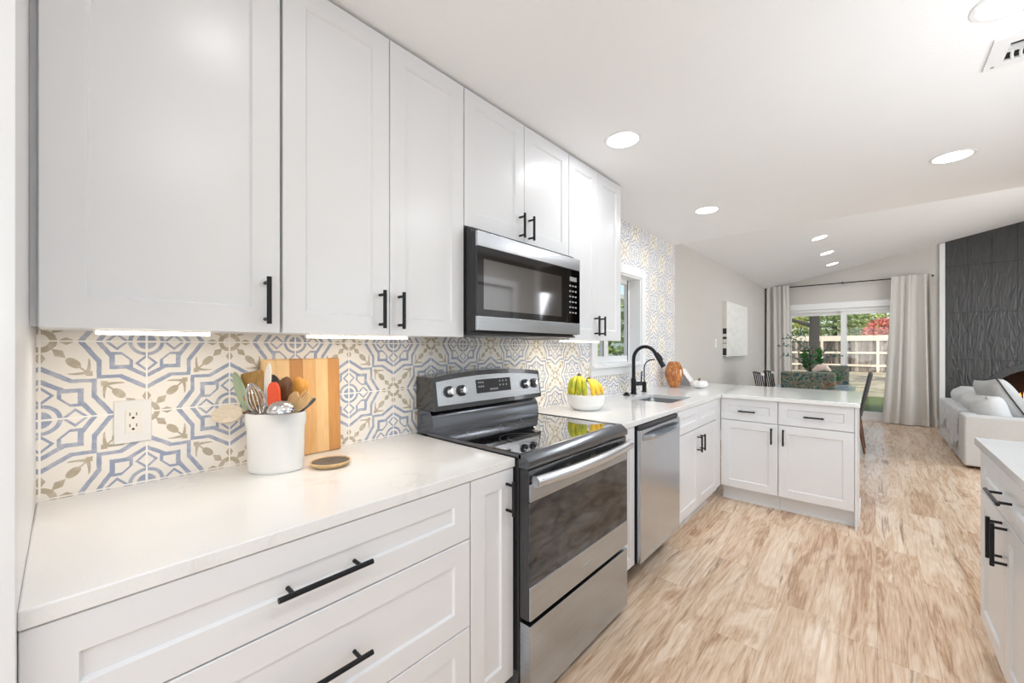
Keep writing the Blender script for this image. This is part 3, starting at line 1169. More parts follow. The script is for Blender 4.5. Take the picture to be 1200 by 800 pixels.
m = MB()
for c, rr in (((.28, 1.27), .075), ((.50, 1.29), .10), ((.28, 1.66), .085), ((.50, 1.64), .085), ((.27, 1.455), .045)):
    ring_flat(m, c, rr - .0018, rr, .9124)
ring_flat(m, (.50, 1.29), .064, .0655, .9124)
m.build('burner_ring', simple('burner_print', (.10, .10, .105), .3, var=0), ck)
# frame round the glass and the sloped front lip
m = MB().box(.12, .668, RY0, RY0 + .013, .895, .9155, .003).box(.12, .668, RY1 - .013, RY1, .895, .9155, .003)
m.prism([(.655, .866), (.698, .866), (.704, .876), (.702, .893), (.672, .9155), (.655, .9155)], 1, RY0, RY1)
m.build('cooktop_frame', 'steeldark', t)
# raised ledge below the console
m = MB().prism([(.035, .9), (.152, .9), (.158, .915), (.150, .975), (.128, 1.008), (.035, 1.008)], 1, RY0 + .006, RY1 - .006)
m.build('back_ledge', 'steeldark', t)
# console with an arched top, leaning back
def arc_poly(y0, y1, z0, z1, rise, n=16):
    return [(y0, z0), (y1, z0)] + [(y1 + (y0 - y1) * k / n, z1 + rise * (1 - (2 * k / n - 1) ** 2)) for k in range(n + 1)]
def console(m, y0, y1, z0, z1, rise, x_back, xf):
    pl = arc_poly(y0, y1, z0, z1, rise)
    m.loft([[(x_back, p[0], p[1]) for p in pl], [(xf(p[1]), p[0], p[1]) for p in pl]])
lean = lambda z: .172 - .16 * (z - 1.02)
m = MB()
console(m, RY0, RY1, 1.012, 1.160, .022, .035, lean)
cs = m.build('console', 'blackstain', t)
m = MB()
console(m, RY0 + .018, RY1 - .012, 1.034, 1.139, .020, .12, lambda z: lean(z) + .0025)
fp = m.build('console_face', 'steelmicro', cs)
lf = lambda z: lean(z) + .0036
def lean_rect(m, y0, y1, z0, z1, th=.0012):
    m.loft([[(lf(z) - .002, y, z) for y, z in ((y0, z0), (y1, z0), (y1, z1), (y0, z1))], [(lf(z) + th - .001, y, z) for y, z in ((y0, z0), (y1, z0), (y1, z1), (y0, z1))]])
m = MB()
lean_rect(m, 1.338, 1.585, 1.070, 1.136)
dsp = m.build('display', 'blackplastic', cs)
mk = simple('display_print', (.45, .46, .47), .5, var=0)
def mark(y, z, w, h):
    q = ((y, z), (y + w, z), (y + w, z + h), (y, z + h))
    MB().loft([[(lf(zz) + .0001, yy, zz) for yy, zz in q], [(lf(zz) + .0008, yy, zz) for yy, zz in q]]).build('display_mark', mk, dsp)
for k in range(6):
    for z in (1.118, 1.098): mark(1.352 + k * .014 if k < 3 else 1.50 + (k - 3) * .024, z, .008, .007)
for k in range(6): mark(1.43 + k * .010, 1.080, .006, .009)
for y in (1.168, 1.243, 1.702, 1.778):
    zc = 1.092
    n_ = Vector((1, 0, .16)).normalized()
    c0 = Vector((lean(zc) + .0015, y, zc))
    kb = MB().tube([c0, c0 + n_ * .010, c0 + n_ * .012], [.026, .026, .020], 24).build('knob', 'blackplastic', cs)
    m = MB().tube([c0 + n_ * .0125, c0 + n_ * .030, c0 + n_ * .032], [.019, .016, .013], 20)
    m.box(c0.x + .018, c0.x + .036, y - .004, y + .004, zc - .012, zc + .022, .002)
    m.build('knob_cap', 'chrome', kb)
# oven door
m = MB().box(.656, .698, RY0 + .004, RY1 - .004, .333, .862, .003)
dr = m.build('oven_door', 'blackstain', t)
for y0, y1 in ((1.22, 1.31), (1.35, 1.50), (1.54, 1.68), (1.70, 1.74)):
    M_sl = MB()
    k = y0
    while k < y1:
        M_sl.box(.6982, .6992, k, k + .006, .828, .846)
        k += .011
    M_sl.build('vent_slot', 'void', dr)
MB().box(.6985, .706, RY0 + .004, RY1 - .004, .752, .815, .002).build('door_band', 'steel', dr)
MB().box(.6985, .703, RY0 + .004, RY1 - .004, .455, .752).build('door_window', 'ovenwin', dr)
lb = MB().box(.6985, .706, RY0 + .004, RY1 - .004, .337, .455, .002).build('door_band', 'steel', dr)
txt = bpy.data.curves.new('logo', 'FONT')
txt.body = 'AMANA'
txt.size = .014
txt.extrude = .0004
txt.align_x = 'CENTER'
txt.space_character = 1.5
to = bpy.data.objects.new('logo', txt)
dg_ = bpy.context.evaluated_depsgraph_get()
COL.objects.link(to)
bpy.context.view_layer.update()
me = bpy.data.meshes.new_from_object(to.evaluated_get(bpy.context.evaluated_depsgraph_get()))
COL.objects.unlink(to)
bpy.data.objects.remove(to)
me.transform(Matrix.Translation((.7066, (RY0 + RY1) / 2, .388)) @ Matrix.Rotation(R(90), 4, 'Z') @ Matrix.Rotation(R(90), 4, 'X'))
me.transform(WM[t.name].inverted())
me.materials.append(simple('logo_print', (.8, .8, .8), .3, metal=.5, var=0))
lo = bpy.data.objects.new('logo', me)
COL.objects.link(lo)
lo.parent = lb
# bowed handle
pts = []
for k in range(17):
    f = k / 16
    y = RY0 + .012 + (RY1 - RY0 - .024) * f
    pts.append((.722 + .024 * (1 - (2 * f - 1) ** 2), y, .826))
m = MB().tube(pts, .0205, 16)
hd = m.build('handle', 'satin', dr)
for y in (RY0 + .034, RY1 - .034): MB().cyl((.695, y, .826), (.742, y, .826), .012, 12).build('handle_post', 'steeldark', hd)
MB().box(.656, .704, RY0 + .004, RY1 - .004, .04, .318, .003).build('storage_drawer', 'steel', t)

# ------------------------------------------------------------------ microwave
MY0, MY1 = 1.1055, 1.862
t = thing('microwave', 'stainless over-the-range microwave with dark glass door', 'microwave', (.2, (MY0 + MY1) / 2, 1.345))
MB().box(.014, .378, MY0 + .002, MY1 - .002, 1.352, 1.785, .003).build('body', 'blackplastic', t)
MB().box(.02, .40, MY0 + .004, MY1 - .02, 1.345, 1.3525, .002).build('bottom_plate', 'blackplastic', t)
MB().box(.13, .26, 1.25, 1.72, 1.3435, 1.346).build('grease_filter', 'steel', t)
dr = MB().box(.379, .404, MY0, MY1, 1.36, 1.764, .003).build('door', 'blackplastic', t)
MB().box(.4042, .418, MY0, MY1, 1.702, 1.764, .003).build('top_band', 'steelmicro', dr)
MB().box(.4042, .418, MY0, MY1, 1.362, 1.421, .003).build('bottom_band', 'steelmicro', dr)
MB().box(.4042, .416, MY0, 1.738, 1.4215, 1.7015, .001).build('door_glass', 'steelmw', dr)
MB().box(.4162, .4168, 1.140, 1.690, 1.449, 1.653).build('window', 'mwwin', dr)
cp = MB().box(.4042, .416, 1.7395, MY1, 1.4215, 1.7015, .001).build('control_panel', 'steelmw', t)
MB().box(.4162, .4166, 1.765, 1.83, 1.640, 1.663).build('display', simple('lcd', (.30, .31, .31), .2, var=0), cp)
kp = simple('keypad_print', (.42, .42, .43), .4, var=0)
for i in range(6):
    for j in range(3):
        MB().box(.4162, .4165, 1.762 + j * .026, 1.776 + j * .026, 1.612 - i * .028, 1.619 - i * .028).build('key', kp, cp)

# ------------------------------------------------------------------ dishwasher
DY0, DY1 = 2.062, 2.657
t = thing('dishwasher', 'stainless dishwasher between slim cabinet and sink cabinet', 'dishwasher', (.36, (DY0 + DY1) / 2, 0))
MB().box(.05, .635, DY0 + .003, DY1 - .003, .135, .845).box(.05, .54, DY0 + .003, DY1 - .003, .0, .135).build('body', 'blackplastic', t)
MB().box(.55, .655, DY0 + .004, DY1 - .004, .846, .866, .002).build('control_strip', 'blackplastic', t)
MB().box(.637, .645, DY0 + .001, DY1 - .001, .125, .845).build('door_edge', 'rubber', t)
dr = MB().box(.6455, .668, DY0 + .003, DY1 - .003, .130, .845, .004).build('door_panel', stainless('dishwasher_stainless', (.57, .615, .67), .24, axis=2), t)
# pocket handle: a scoop that curves down at both ends
m = MB()
n = 20
top, bot = [], []
rings = []
for k in range(n + 1):
    f = k / n
    y = DY0 + .035 + (DY1 - DY0 - .07) * f
    s_ = 1 - (2 * f - 1) ** 4
    dep = .010 + .024 * s_
    zt = .815 + .002
    zb = .786 - .006 * s_
    rings.append([(.667, y, zt), (.667 + dep * .8, y, zt - .002), (.667 + dep, y, (zt + zb) / 2), (.667 + dep * .7, y, zb + .002), (.667, y, zb)])
m.loft(rings)
hd = m.build('handle', 'steel', dr)
m = MB()
pl = [(DY0 + .05, .818)]
for k in range(13):
    f = k / 12
    pl.append((DY0 + .05 + (DY1 - DY0 - .10) * f, .8185 + .016 * math.sin(PI * f) ** .6))
pl.append((DY1 - .05, .818))
pl2 = [pl[0]] + [p for p in pl[2:-2]] + [pl[-1]]
m.prism(pl2, 0, .6682, .669)
m.build('pocket_shade', 'steeldark', hd)  # flat dark plate standing in for the shaded recess above the bar

# ------------------------------------------------------------------ outlet, switch
t = thing('wall_outlet', 'white duplex wall outlet on the patterned tile', 'outlet', (.012, .1345, 1.023))
pl = MB().box(.0112, .0175, .0945, .1745, 1.022, 1.143, .003).build('cover_plate', 'whiteplastic', t)
MB().box(.0176, .0195, .118, .151, 1.049, 1.117, .001).build('receptacle', 'cream', t)
m = MB()
for zc in (1.067, 1.099):
    m.box(.0195, .0199, .1265, .1285, zc, zc + .009).box(.0195, .0199, .1405, .1425, zc, zc + .009)
    m.cyl((.0194, .1345, zc - .006), (.0199, .1345, zc - .006), .0032, 10)
m.build('socket_slot', 'void', t)
t = thing('light_switch', 'small white switch plate on greige wall near canvas', 'switch', (0, 5.93, 1.30))
MB().box(.0002, .006, 5.895, 5.965, 1.292, 1.407, .002).build('cover_plate', 'whiteplastic', t)
MB().box(.006, .010, 5.915, 5.945, 1.32, 1.38, .001).build('rocker', 'whiteplastic', t)

# ------------------------------------------------------------------ crock and utensils
CX, CY_, CA = .165, .4575, math.atan2(.139, .110)
o = MB().lathe([(.0, 0), (.074, 0), (.080, .004), (.082, .012), (.0845, .14), (.0875, .146), (.089, .160), (.089, .182), (.086, .187), (.0825, .183), (.081, .15), (.078, .02), (0, .018)],
               (CX, CY_, CT), 48, 1, .66, CA, cap0=False, cap1=False).build('utensil_crock', 'white')
tag(o, 'white oval ceramic crock full of kitchen utensils', 'crock')


def blade(m, p, q, prof, th, side, cup=0.0):
    """flat head from p to q; prof = [(fraction, half width)]; side = width direction"""
    p, q, side = Vector(p), Vector(q), Vector(side)
    ax = (q - p)
    side = (side - ax.normalized() * side.dot(ax.normalized())).normalized()
    nr = ax.normalized().cross(side)
    rings = []
    for f, w in prof:
        c = p + ax * f
        ring = []
        for s_ in (-1, -.6, 0, .6, 1): ring.append(c + side * (w * s_) + nr * (th + cup * w * (1 - s_ * s_)))
        for s_ in (1, .6, 0, -.6, -1): ring.append(c + side * (w * s_ * .98) + nr * (-th + cup * w * (1 - s_ * s_)))
        rings.append(ring)
    m.loft(rings)
    return m


SIDE = Vector((.745, .667, 0))     # across, as the utensils fan out
OV = [(0, .006), (.1, .012), (.3, .021), (.55, .026), (.78, .022), (.92, .013), (1, .003)]


def base_pt(dx, dy, z=.935): return Vector((CX + dx, CY_ + dy, z))


# sage spoon
t = thing('spoon', 'sage green silicone spoon leaning at the left of the crock', 'utensil', base_pt(.0, .0))
m = MB(); blade(m, (.082, .400, 1.085), (.045, .372, 1.212), [(0, .006), (.12, .016), (.35, .026), (.6, .028), (.82, .022), (.95, .011), (1, .003)], .0022, (.6, .12, .1), .35)
m.build('spoon_head', 'sage', t)
MB().tube([base_pt(-.01, .01), (.0825, .4005, 1.09)], .0055, 8).build('handle', 'walnut', t)
# wooden turner
t = thing('turner', 'wide flat wooden turner standing at the back of the crock', 'utensil', base_pt(-.01, -.01))
m = MB(); blade(m, (.098, .415, 1.095), (.055, .420, 1.212), [(0, .007), (.15, .022), (.3, .032), (.97, .036), (1, .033)], .003, SIDE)
m.build('blade', 'olive', t)
MB().tube([base_pt(-.01, -.01), (.0975, .4155, 1.10)], .006, 8).build('handle', 'olive', t)
# whisk
t = thing('whisk', 'small wire balloon whisk at the front left of the crock', 'utensil', base_pt(-.01, -.02))
ax0, ax1 = Vector((.150, .418, 1.078)), Vector((.138, .393, 1.182))
ax = ax1 - ax0
nx = ax.cross(Vector((1, 0, 0))).normalized()
ny = ax.normalized().cross(nx)
m = MB()
for k in range(8):
    a = PI * k / 8
    d = nx * math.cos(a) + ny * math.sin(a)
    pts = []
    for j in range(17):
        f = j / 16
        h = math.sin(PI * f)
        w = math.cos(PI * f)
        pts.append(ax0 + ax * (h ** .8) + d * (w * (.030 * math.sin(PI * min(1, h * .5 + .25)) if h > .25 else .006 + .085 * h)))
    m.tube(pts, .0011, 6)
m.build('wire_loops', 'chrome', t)
MB().tube([base_pt(-.012, -.02), ax0 + ax * .05], .006, 10).build('handle', 'chrome', t)
# ladle
t = thing('ladle', 'steel ladle with bowl turned down at the front of crock', 'utensil', base_pt(.02, .0))
m = MB().lathe([(.041, 0), (.040, .007), (.036, .017), (.028, .026), (.016, .032), (.0, .034)], (.246, .447, 1.098), 28, cap0=False, cap1=False)
m.lathe([(.0405, .001), (.039, .008), (.035, .016), (.027, .024), (.015, .030), (.0, .032)], (.246, .447, 1.098), 28, cap0=False, cap1=False)
m.build('bowl', 'chrome', t)
MB().tube([base_pt(.02, .0), (.196, .452, 1.06), (.218, .449, 1.085), (.238, .448, 1.104)], .0045, 8).build('handle', 'chrome', t)
# flat white knife-like spatula
t = thing('spatula', 'tall slim cream spatula rising highest from the crock', 'utensil', base_pt(-.02, .0))
m = MB(); blade(m, (.122, .440, 1.10), (.129, .449, 1.242), [(0, .005), (.2, .008), (.6, .010), (.85, .0085), (1, .002)], .003, SIDE)
m.build('blade', 'cream', t)
MB().tube([base_pt(-.02, 0), (.1222, .4402, 1.105)], .0055, 8).build('handle', 'chrome', t)
# grey spoon
t = thing('spoon', 'dark grey silicone spoon behind the orange red spatula', 'utensil', base_pt(-.02, .02))
m = MB(); blade(m, (.118, .462, 1.115), (.104, .467, 1.203), OV, .0022, SIDE, .3)
m.build('spoon_head', 'grey', t)
MB().tube([base_pt(-.02, .02), (.1175, .4622, 1.118)], .0055, 8).build('handle', 'walnut', t)
# red spatula
t = thing('spatula', 'orange red silicone spatula in the middle of crock', 'utensil', base_pt(.01, .0))
m = MB(); blade(m, (.186, .446, 1.098), (.184, .444, 1.184), [(0, .008), (.12, .017), (.3, .0195), (.75, .018), (.92, .013), (1, .006)], .0045, SIDE)
m.build('blade', 'red', t)
MB().tube([base_pt(.0, .0), (.186, .446, 1.103)], .0055, 8).build('handle', 'cream', t)
# dark wooden spoon
t = thing('spoon', 'dark brown wooden spoon right of the orange red spatula', 'utensil', base_pt(-.01, .02))
m = MB(); blade(m, (.158, .472, 1.105), (.174, .489, 1.198), OV, .003, SIDE, -.35)
m.build('spoon_head', 'acacia', t)
MB().tube([base_pt(-.01, .0), (.1585, .4725, 1.108)], .0055, 8).build('handle', 'acacia', t)
# honey spoon with curl hole
t = thing('spoon', 'wide honey coloured wooden spoon against the cutting board', 'utensil', base_pt(-.01, .03))
m = MB(); blade(m, (.140, .505, 1.105), (.168, .538, 1.188), [(0, .006), (.12, .016), (.35, .029), (.7, .033), (.92, .026), (1, .016)], .003, SIDE, -.3)
hh = m.build('spoon_head', 'honey', t)
MB().tube([(.163 + .011 * math.cos(a) * .745, .522 + .011 * math.cos(a) * .667, 1.150 + .011 * math.sin(a)) for a in [2 * PI * k / 14 for k in range(12)]], .002, 6).build('curl', 'acacia', hh)
MB().tube([base_pt(-.02, .02), (.1405, .5055, 1.108)], .0055, 8).build('handle', 'honey', t)
# pale small spoon
t = thing('spoon', 'pale cream wooden spoon tip above the ladle', 'utensil', base_pt(.0, .03))
m = MB(); blade(m, (.188, .488, 1.095), (.204, .505, 1.150), [(0, .006), (.3, .014), (.7, .016), (.95, .008), (1, .003)], .003, SIDE, .2)
m.build('spoon_head', 'beech', t)
MB().tube([base_pt(.0, .02), (.1885, .4885, 1.098)], .0055, 8).build('handle', 'beech', t)
# slotted wooden fork-spatula
t = thing('serving_fork', 'pale wooden fork with three slots leaning right', 'utensil', base_pt(.0, .03))
a_, b_ = Vector((.215, .487, 1.085)), Vector((.257, .524, 1.146))
m = MB(); blade(m, a_, a_ + (b_ - a_) * .68, [(0, .006), (.3, .013), (.7, .018), (1, .019)], .003, (.745, .667, -.9))
sd = Vector((.745, .667, -.9))
axn = (b_ - a_).normalized()
sd = (sd - axn * sd.dot(axn)).normalized()
for k in range(4):
    c = a_ + (b_ - a_) * .66 + sd * (-.015 + .010 * k)
    m.tube([c, c + (b_ - a_) * .34], [.0036, .003], 8)
m.build('fork_head', 'beech', t)
MB().tube([base_pt(.0, .02), a_ + (b_ - a_) * .05], .0055, 8).build('handle', 'beech', t)
# black spoon behind the fork
t = thing('spatula', 'black nylon spatula leaning furthest right out of the crock', 'utensil', base_pt(.01, .04))
m = MB(); blade(m, (.205, .512, 1.083), (.238, .548, 1.128), [(0, .006), (.3, .010), (.7, .012), (1, .006)], .003, SIDE.cross(Vector((0, 0, 1))) + Vector((0, 0, .4)))
m.build('blade', 'grey', t)
MB().tube([base_pt(.0, .02), (.2055, .5125, 1.085)], .0055, 8).build('handle', 'blackplastic', t)
# round paddle with a pale wooden face
t = thing('spoon_rest', 'round pale wooden disc paddle sticking out left of the crock', 'utensil', base_pt(.0, -.02))
nrm = Vector((.55, -.55, .42)).normalized()
cn = Vector((.066, .350, 1.082))
e1_ = Vector((.745, .667, .06)).normalized()
e1_ = (e1_ - nrm * e1_.dot(nrm)).normalized()
e2_ = nrm.cross(e1_)
def disc(m, c, rx, ry, th):
    ring = lambda s_, d: [c + e1_ * (rx * s_ * math.cos(2 * PI * k / 32)) + e2_ * (ry * s_ * math.sin(2 * PI * k / 32)) + nrm * d for k in range(32)]
    m.loft([ring(.94, -th), ring(1, -th * .4), ring(1, th * .4), ring(.94, th)])
m = MB(); disc(m, cn, .048, .031, .005)
m.build('paddle', 'disc', t)
MB().tube([cn + e1_ * .040, Vector((.112, .412, 1.092)), base_pt(.02, .0, .96)], .0048, 8).build('handle', 'walnut', t)

# cutting board leaning on the tile
t = MB()
ang = .05
bm_ = t.bm
t.box(0, .024, .452, .722, 0, .352, .006, 3)
bmesh.ops.transform(bm_, matrix=Matrix.Translation((.034, 0, CT)) @ Matrix.Rotation(-ang, 4, 'Y'), verts=bm_.verts)
o = t.build('cutting_board', 'board')
tag(o, 'striped wooden cutting board leaning on the tile behind the crock', 'cutting board')

# small wooden spoon rest with a dark hollow
t = thing('spoon_rest', 'small oval wooden dish with dark hollow, right of the crock', 'dish', (.245, .597, CT))
m = MB().lathe([(0, 0), (.045, 0), (.058, .006), (.064, .016), (.061, .018), (.054, .011), (0, .008)], (.245, .597, CT), 32, .98, 1, -.25, cap0=False, cap1=False)
m.build('dish', 'beech', t)
MB().lathe([(0, .0095), (.0585, .0148), (.0565, .0158), (0, .0108)], (.246, .597, CT), 32, .98, 1.0, -.25, cap0=False, cap1=False).build('hollow', simple('dark_hollow', (.13, .115, .10), .6, var=.4, vscale=60), t)  # inside of the dish in a darker colour

# ------------------------------------------------------------------ bowl with bananas
BC = Vector((.235, 2.225, CT))
o = MB().lathe([(0, 0), (.078, 0), (.083, .002), (.102, .016), (.116, .040), (.121, .070), (.122, .096), (.120, .099), (.117, .096), (.114, .06), (.100, .028), (.075, .012), (0, .010)], BC, 48, cap0=False, cap1=False).build('bowl', 'white')
tag(o, 'white ceramic bowl holding bananas beside the cooktop', 'bowl')


def banana(top, mid, tip, mat, parent, r=.0175):
    top, mid, tip = Vector(top), Vector(mid), Vector(tip)
    pts, rs = [], []
    prof = [.006, .0075, .012, .9, 1, 1, 1, .97, .85, .6, .28]
    n = 10
    for k in range(n + 1):
        f = k / n
        pts.append(top * (1 - f) ** 2 + mid * (2 * f * (1 - f)) + tip * f * f)
        p = prof[k]
        rs.append(p if p < .05 else p * r)
    return MB().tube(pts, rs, 8).build('banana', mat, parent)


# left, greener bunch: stem on top, fingers hanging to the camera side
t = thing('banana_bunch', 'greenish banana bunch at the left of the white bowl', 'bananas', BC + Vector((-.02, -.03, .05)), 0, 'bananas in the bowl')
RT, TC = Vector((.745, .667, 0)), Vector((.667, -.745, 0))
ZV = Vector((0, 0, 1))
S1 = BC - RT * .045 + ZV * .205
for r0, k0, rm, km, zm in ((-.102, .010, -.122, .03, .20), (-.090, .045, -.098, .075, .215), (-.062, .066, -.060, .105, .215), (-.030, .072, -.016, .11, .205)):
    banana(S1 + RT * (rm * .06), BC + RT * rm + TC * km + ZV * zm, BC + RT * r0 + TC * k0 + ZV * .050, 'bangreen', t, .0185)
MB().tube([S1 - ZV * .014, S1 + ZV * .006, S1 + ZV * .022 - RT * .004], [.014, .012, .009], 10).build('stem', 'banstem', t)
t = thing('banana_bunch', 'ripe yellow banana bunch at the right of the white bowl', 'bananas', BC + Vector((.03, .04, .05)), 0, 'bananas in the bowl')
S2 = BC + RT * .008 - TC * .01 + ZV * .185
for r0, k0, z0, rm, km, zm in ((.028, .075, .060, .035, .075, .19), (.064, .066, .082, .055, .06, .185), (.098, .030, .098, .075, .04, .18), (.105, -.02, .108, .07, -.005, .185)):
    banana(S2, BC + RT * rm + TC * km + ZV * zm, BC + RT * r0 + TC * k0 + ZV * z0, 'banyel', t, .0170)
MB().tube([S2 - ZV * .012, S2 + ZV * .004 + RT * .006, S2 + ZV * .012 + RT * .016], [.013, .011, .009], 10).build('stem', 'banstem', t)

# ------------------------------------------------------------------ vase, stand, pumpkin
o = MB().lathe([(0, 0), (.036, 0), (.040, .004), (.060, .04), (.080, .09), (.087, .135), (.080, .185), (.058, .235), (.044, .252), (.040, .250), (.052, .232), (.072, .18), (0, .16)], (.135, 4.02, CT), 40, cap0=False, cap1=False).build('vase', 'vase')
tag(o, 'amber streaked glass vase on the counter by the tile edge', 'vase')
t = thing('tablet_stand', 'grey wedge-shaped stand leaning behind the amber vase', 'stand', (.15, 4.30, CT))
m = MB()
m.prism([(.05, 0), (.245, 0), (.236, .006), (.118, .165), (.104, .165)], 1, 4.24, 4.36)
m.bm.transform(Matrix.Translation((0, 0, CT)))
m.build('wedge', simple('grey_stand', (.30, .30, .31), .5), t)
m = MB()
m.prism([(.2362, .0075), (.2425, .0105), (.123, .170), (.1165, .1665)], 1, 4.236, 4.364)
m.bm.transform(Matrix.Translation((0, 0, CT)))
m.build('screen_face', 'whiteplastic', t)
t = thing('pumpkin', 'small white decorative pumpkin on the counter near the vase', 'pumpkin', (.345, 4.10, CT))
m = MB()
rings = []
PC = Vector((.345, 4.10, CT))
for j in range(13):
    ph = -PI / 2 + PI * j / 12
    ring = []
    for k in range(64):
        a = 2 * PI * k / 64
        rr = .080 * (math.cos(ph) ** .7 if math.cos(ph) > 1e-6 else 0) * (1 - .10 * abs(math.cos(4 * a)) ** 6) + .0015
        ring.append(PC + Vector((rr * math.cos(a), rr * math.sin(a), .040 + .040 * math.sin(ph) * (1 - .15 * (math.sin(ph) > 0) * (math.sin(ph) ** 8)))))
    rings.append(ring)
m.loft(rings)
m.build('flesh', 'white', t)
MB().tube([PC + Vector((0, 0, .070)), PC + Vector((0, .004, .084)), PC + Vector((.008, .006, .094))], [.014, .009, .007], 10).build('stem', 'acacia', t)

# ------------------------------------------------------------------ canvas on the left wall
t = thing('canvas_painting', 'large pale unframed landscape canvas on the greige wall', 'painting', (.03, 6.92, 1.15))
MB().box(.001, .050, 6.285, 7.56, 1.155, 1.95).build('stretched_edge', 'canvasedge', t)
MB().box(.0502, .052, 6.287, 7.558, 1.157, 1.948).build('picture', 'canvas', t)

# ------------------------------------------------------------------ recessed lamps and vent
first = None


def can(x, y, z, tilt, label, w=CAN_W):
    t = thing('recessed_light', label, 'ceiling light', (x, y, z), 0, 'recessed ceiling lights')
    m = MB().lathe([(.078, -.001), (.080, -.005), (.092, -.004), (.095, -.0005), (.078, -.0005)], (0, 0, 0), 40, cap0=False, cap1=False)
    m.bm.transform(Matrix.Rotation(tilt, 4, 'Y'))
    m.build('trim_ring', 'trim', t, local=True)
    m = MB().lathe([(0, -.0005), (.079, -.0005), (.079, -.003), (0, -.0035)], (0, 0, 0), 40, cap0=False, cap1=False)
    m.bm.transform(Matrix.Rotation(tilt, 4, 'Y'))
    m.build('diffuser', 'lamp', t, local=True)
    area_light('can_lamp', (x + .008 * math.sin(tilt) * -1, y, z - .010), (0, tilt, 0), .15, .15, w, (.93, .965, 1.0), 'DISK', 175)
    return t


can(.622, 1.95, CZ, 0, 'round recessed ceiling light nearest the microwave cabinets', 2.0)
can(.618, 3.39, CZ, 0, 'round recessed ceiling light over the sink, near the tiled wall', 4.5)
can(1.93, 3.37, CZ, 0, 'round recessed ceiling light on the flat ceiling at right, over the walkway', 8.0)
can(1.92, 1.97, CZ, 0, 'round recessed light cut off by the top right frame edge', 6.0)
for x, y in ((.80, .35), (1.92, .45), (.80, -1.2), (1.92, -1.2)):
    can(x, y, CZ, 0, 'round recessed ceiling light behind or above the camera', 0.4 if x < 1 else 3.5)
tl = -math.atan(VS)
can(1.09, 6.41, vz(1.09), tl, 'sloped ceiling recessed light nearest the kitchen')
can(1.09, 7.52, vz(1.09), tl, 'middle recessed light of the row on the sloped ceiling')
can(1.09, 8.58, vz(1.09), tl, 'sloped ceiling recessed light nearest the curtain rod')

t = thing('ceiling_vent', 'white louvred air vent on the ceiling at the top right', 'vent', (2.10, 2.30, CZ))
VX0, VX1, VY0, VY1 = 1.913, 2.29, 2.192, 2.408
m = MB().plate([(VX0, VY0), (VX1, VY0), (VX1, VY1), (VX0, VY1)], [[(VX0 + .045, VY0 + .045), (VX1 - .045, VY0 + .045), (VX1 - .045, VY1 - .045), (VX0 + .045, VY1 - .045)]], 2, CZ - .008, CZ - .0005)
m.build('frame', 'trim', t)
MB().box(VX0 + .04, VX1 - .04, VY0 + .04, VY1 - .04, CZ - .0012, CZ - .0004).build('duct', 'void', t)
m = MB()
m.box(VX0 + .045, VX1 - .045, 2.262, 2.268, CZ - .011, CZ - .002).box(VX0 + .045, VX1 - .045, 2.275, 2.281, CZ - .011, CZ - .002).box(VX0 + .045, VX1 - .045, 2.289, 2.294, CZ - .011, CZ - .002)
k = VX0 + .058
while k < VX1 - .05:
    pts = [(k + .010 * (1 - math.cos(PI / 2 * j / 4)), 2.296 + .066 * j / 4, CZ - .008 + .002 * math.sin(PI / 2 * j / 4)) for j in range(5)]
    m.tube(pts, .0048, 6)
    k += .021
m.build('louvre', 'trim', t)
MB().cyl((VX0 + .022, 2.385, CZ - .0095), (VX0 + .022, 2.385, CZ - .006), .005, 10).build('screw', 'steel', t)

# ------------------------------------------------------------------ curtains
t = thing('curtain_rod', 'thin black curtain rod above the patio door', 'curtain rod', (1.2, FY - .12, 2.445))
MB().cyl((-.0, FY - .12, 2.445), (2.30, FY - .12, 2.445), .0095, 12).build('rod', 'black', t)
for x in (.004, 1.19, 2.275): MB().box(x - .006, x + .006, FY - .13, FY - .001, 2.435, 2.47).build('bracket', 'black', t)
MB().sphere((2.312, FY - .12, 2.445), .016, 2).build('finial', 'black', t)


def curtain(label, x0, x1, b0, b1, nf, seed, ztop=2.475):
    rnd = random.Random(seed)
    ph = [rnd.uniform(0, 6) for _ in range(4)]
    nx_, nz_ = nf * 12, 14
    rings = []
    for side in (0, 1):
        pass
    fr_, bk_ = [], []
    for j in range(nz_ + 1):
        f = j / nz_
        z = ztop * (1 - f) + .012 * f
        rowf, rowb = [], []
        for i in range(nx_ + 1):
            u = i / nx_
            l = x0 + (b0 - x0) * f ** 1.5
            r_ = x1 + (b1 - x1) * f ** 1.5
            x = l + (r_ - l) * (u + .016 * math.sin(2 * PI * 2 * u + ph[0] + f * 1.2))
            amp = .026 + .026 * f
            if f < .06: amp = .012 + .014 * f / .06
            wv = math.sin(2 * PI * nf * u + ph[1] + 1.3 * math.sin(2 * PI * u * 1.3 + ph[2])) * (.75 + .35 * math.sin(5 * u + ph[0])) + .30 * math.sin(2 * PI * nf * 1.7 * u + ph[3] + f) * (1 - f * .6) + .15 * math.sin(2 * PI * nf * 3.1 * u) * max(0, 1 - f * 5)
            y = FY - .13 + amp * wv * 1.25 - .006 - .026 * max(0, 1 - f * 9)
            rowf.append((x, y - .002, z))
            rowb.append((x, y + .002, z))
        fr_.append(rowf + list(reversed(rowb)))
    m = MB().loft(fr_)
    o = m.build('curtain', 'curtain', smooth=70)
    return tag(o, label, 'curtain', 'patio door curtains')


curtain('narrow pale linen curtain left of the patio door, at the wall corner', .03, .40, .03, .46, 4, 3)
curtain('wide pale linen curtain right of the patio door, beside white trim', 1.83, 2.30, 1.72, 2.37, 4, 5)

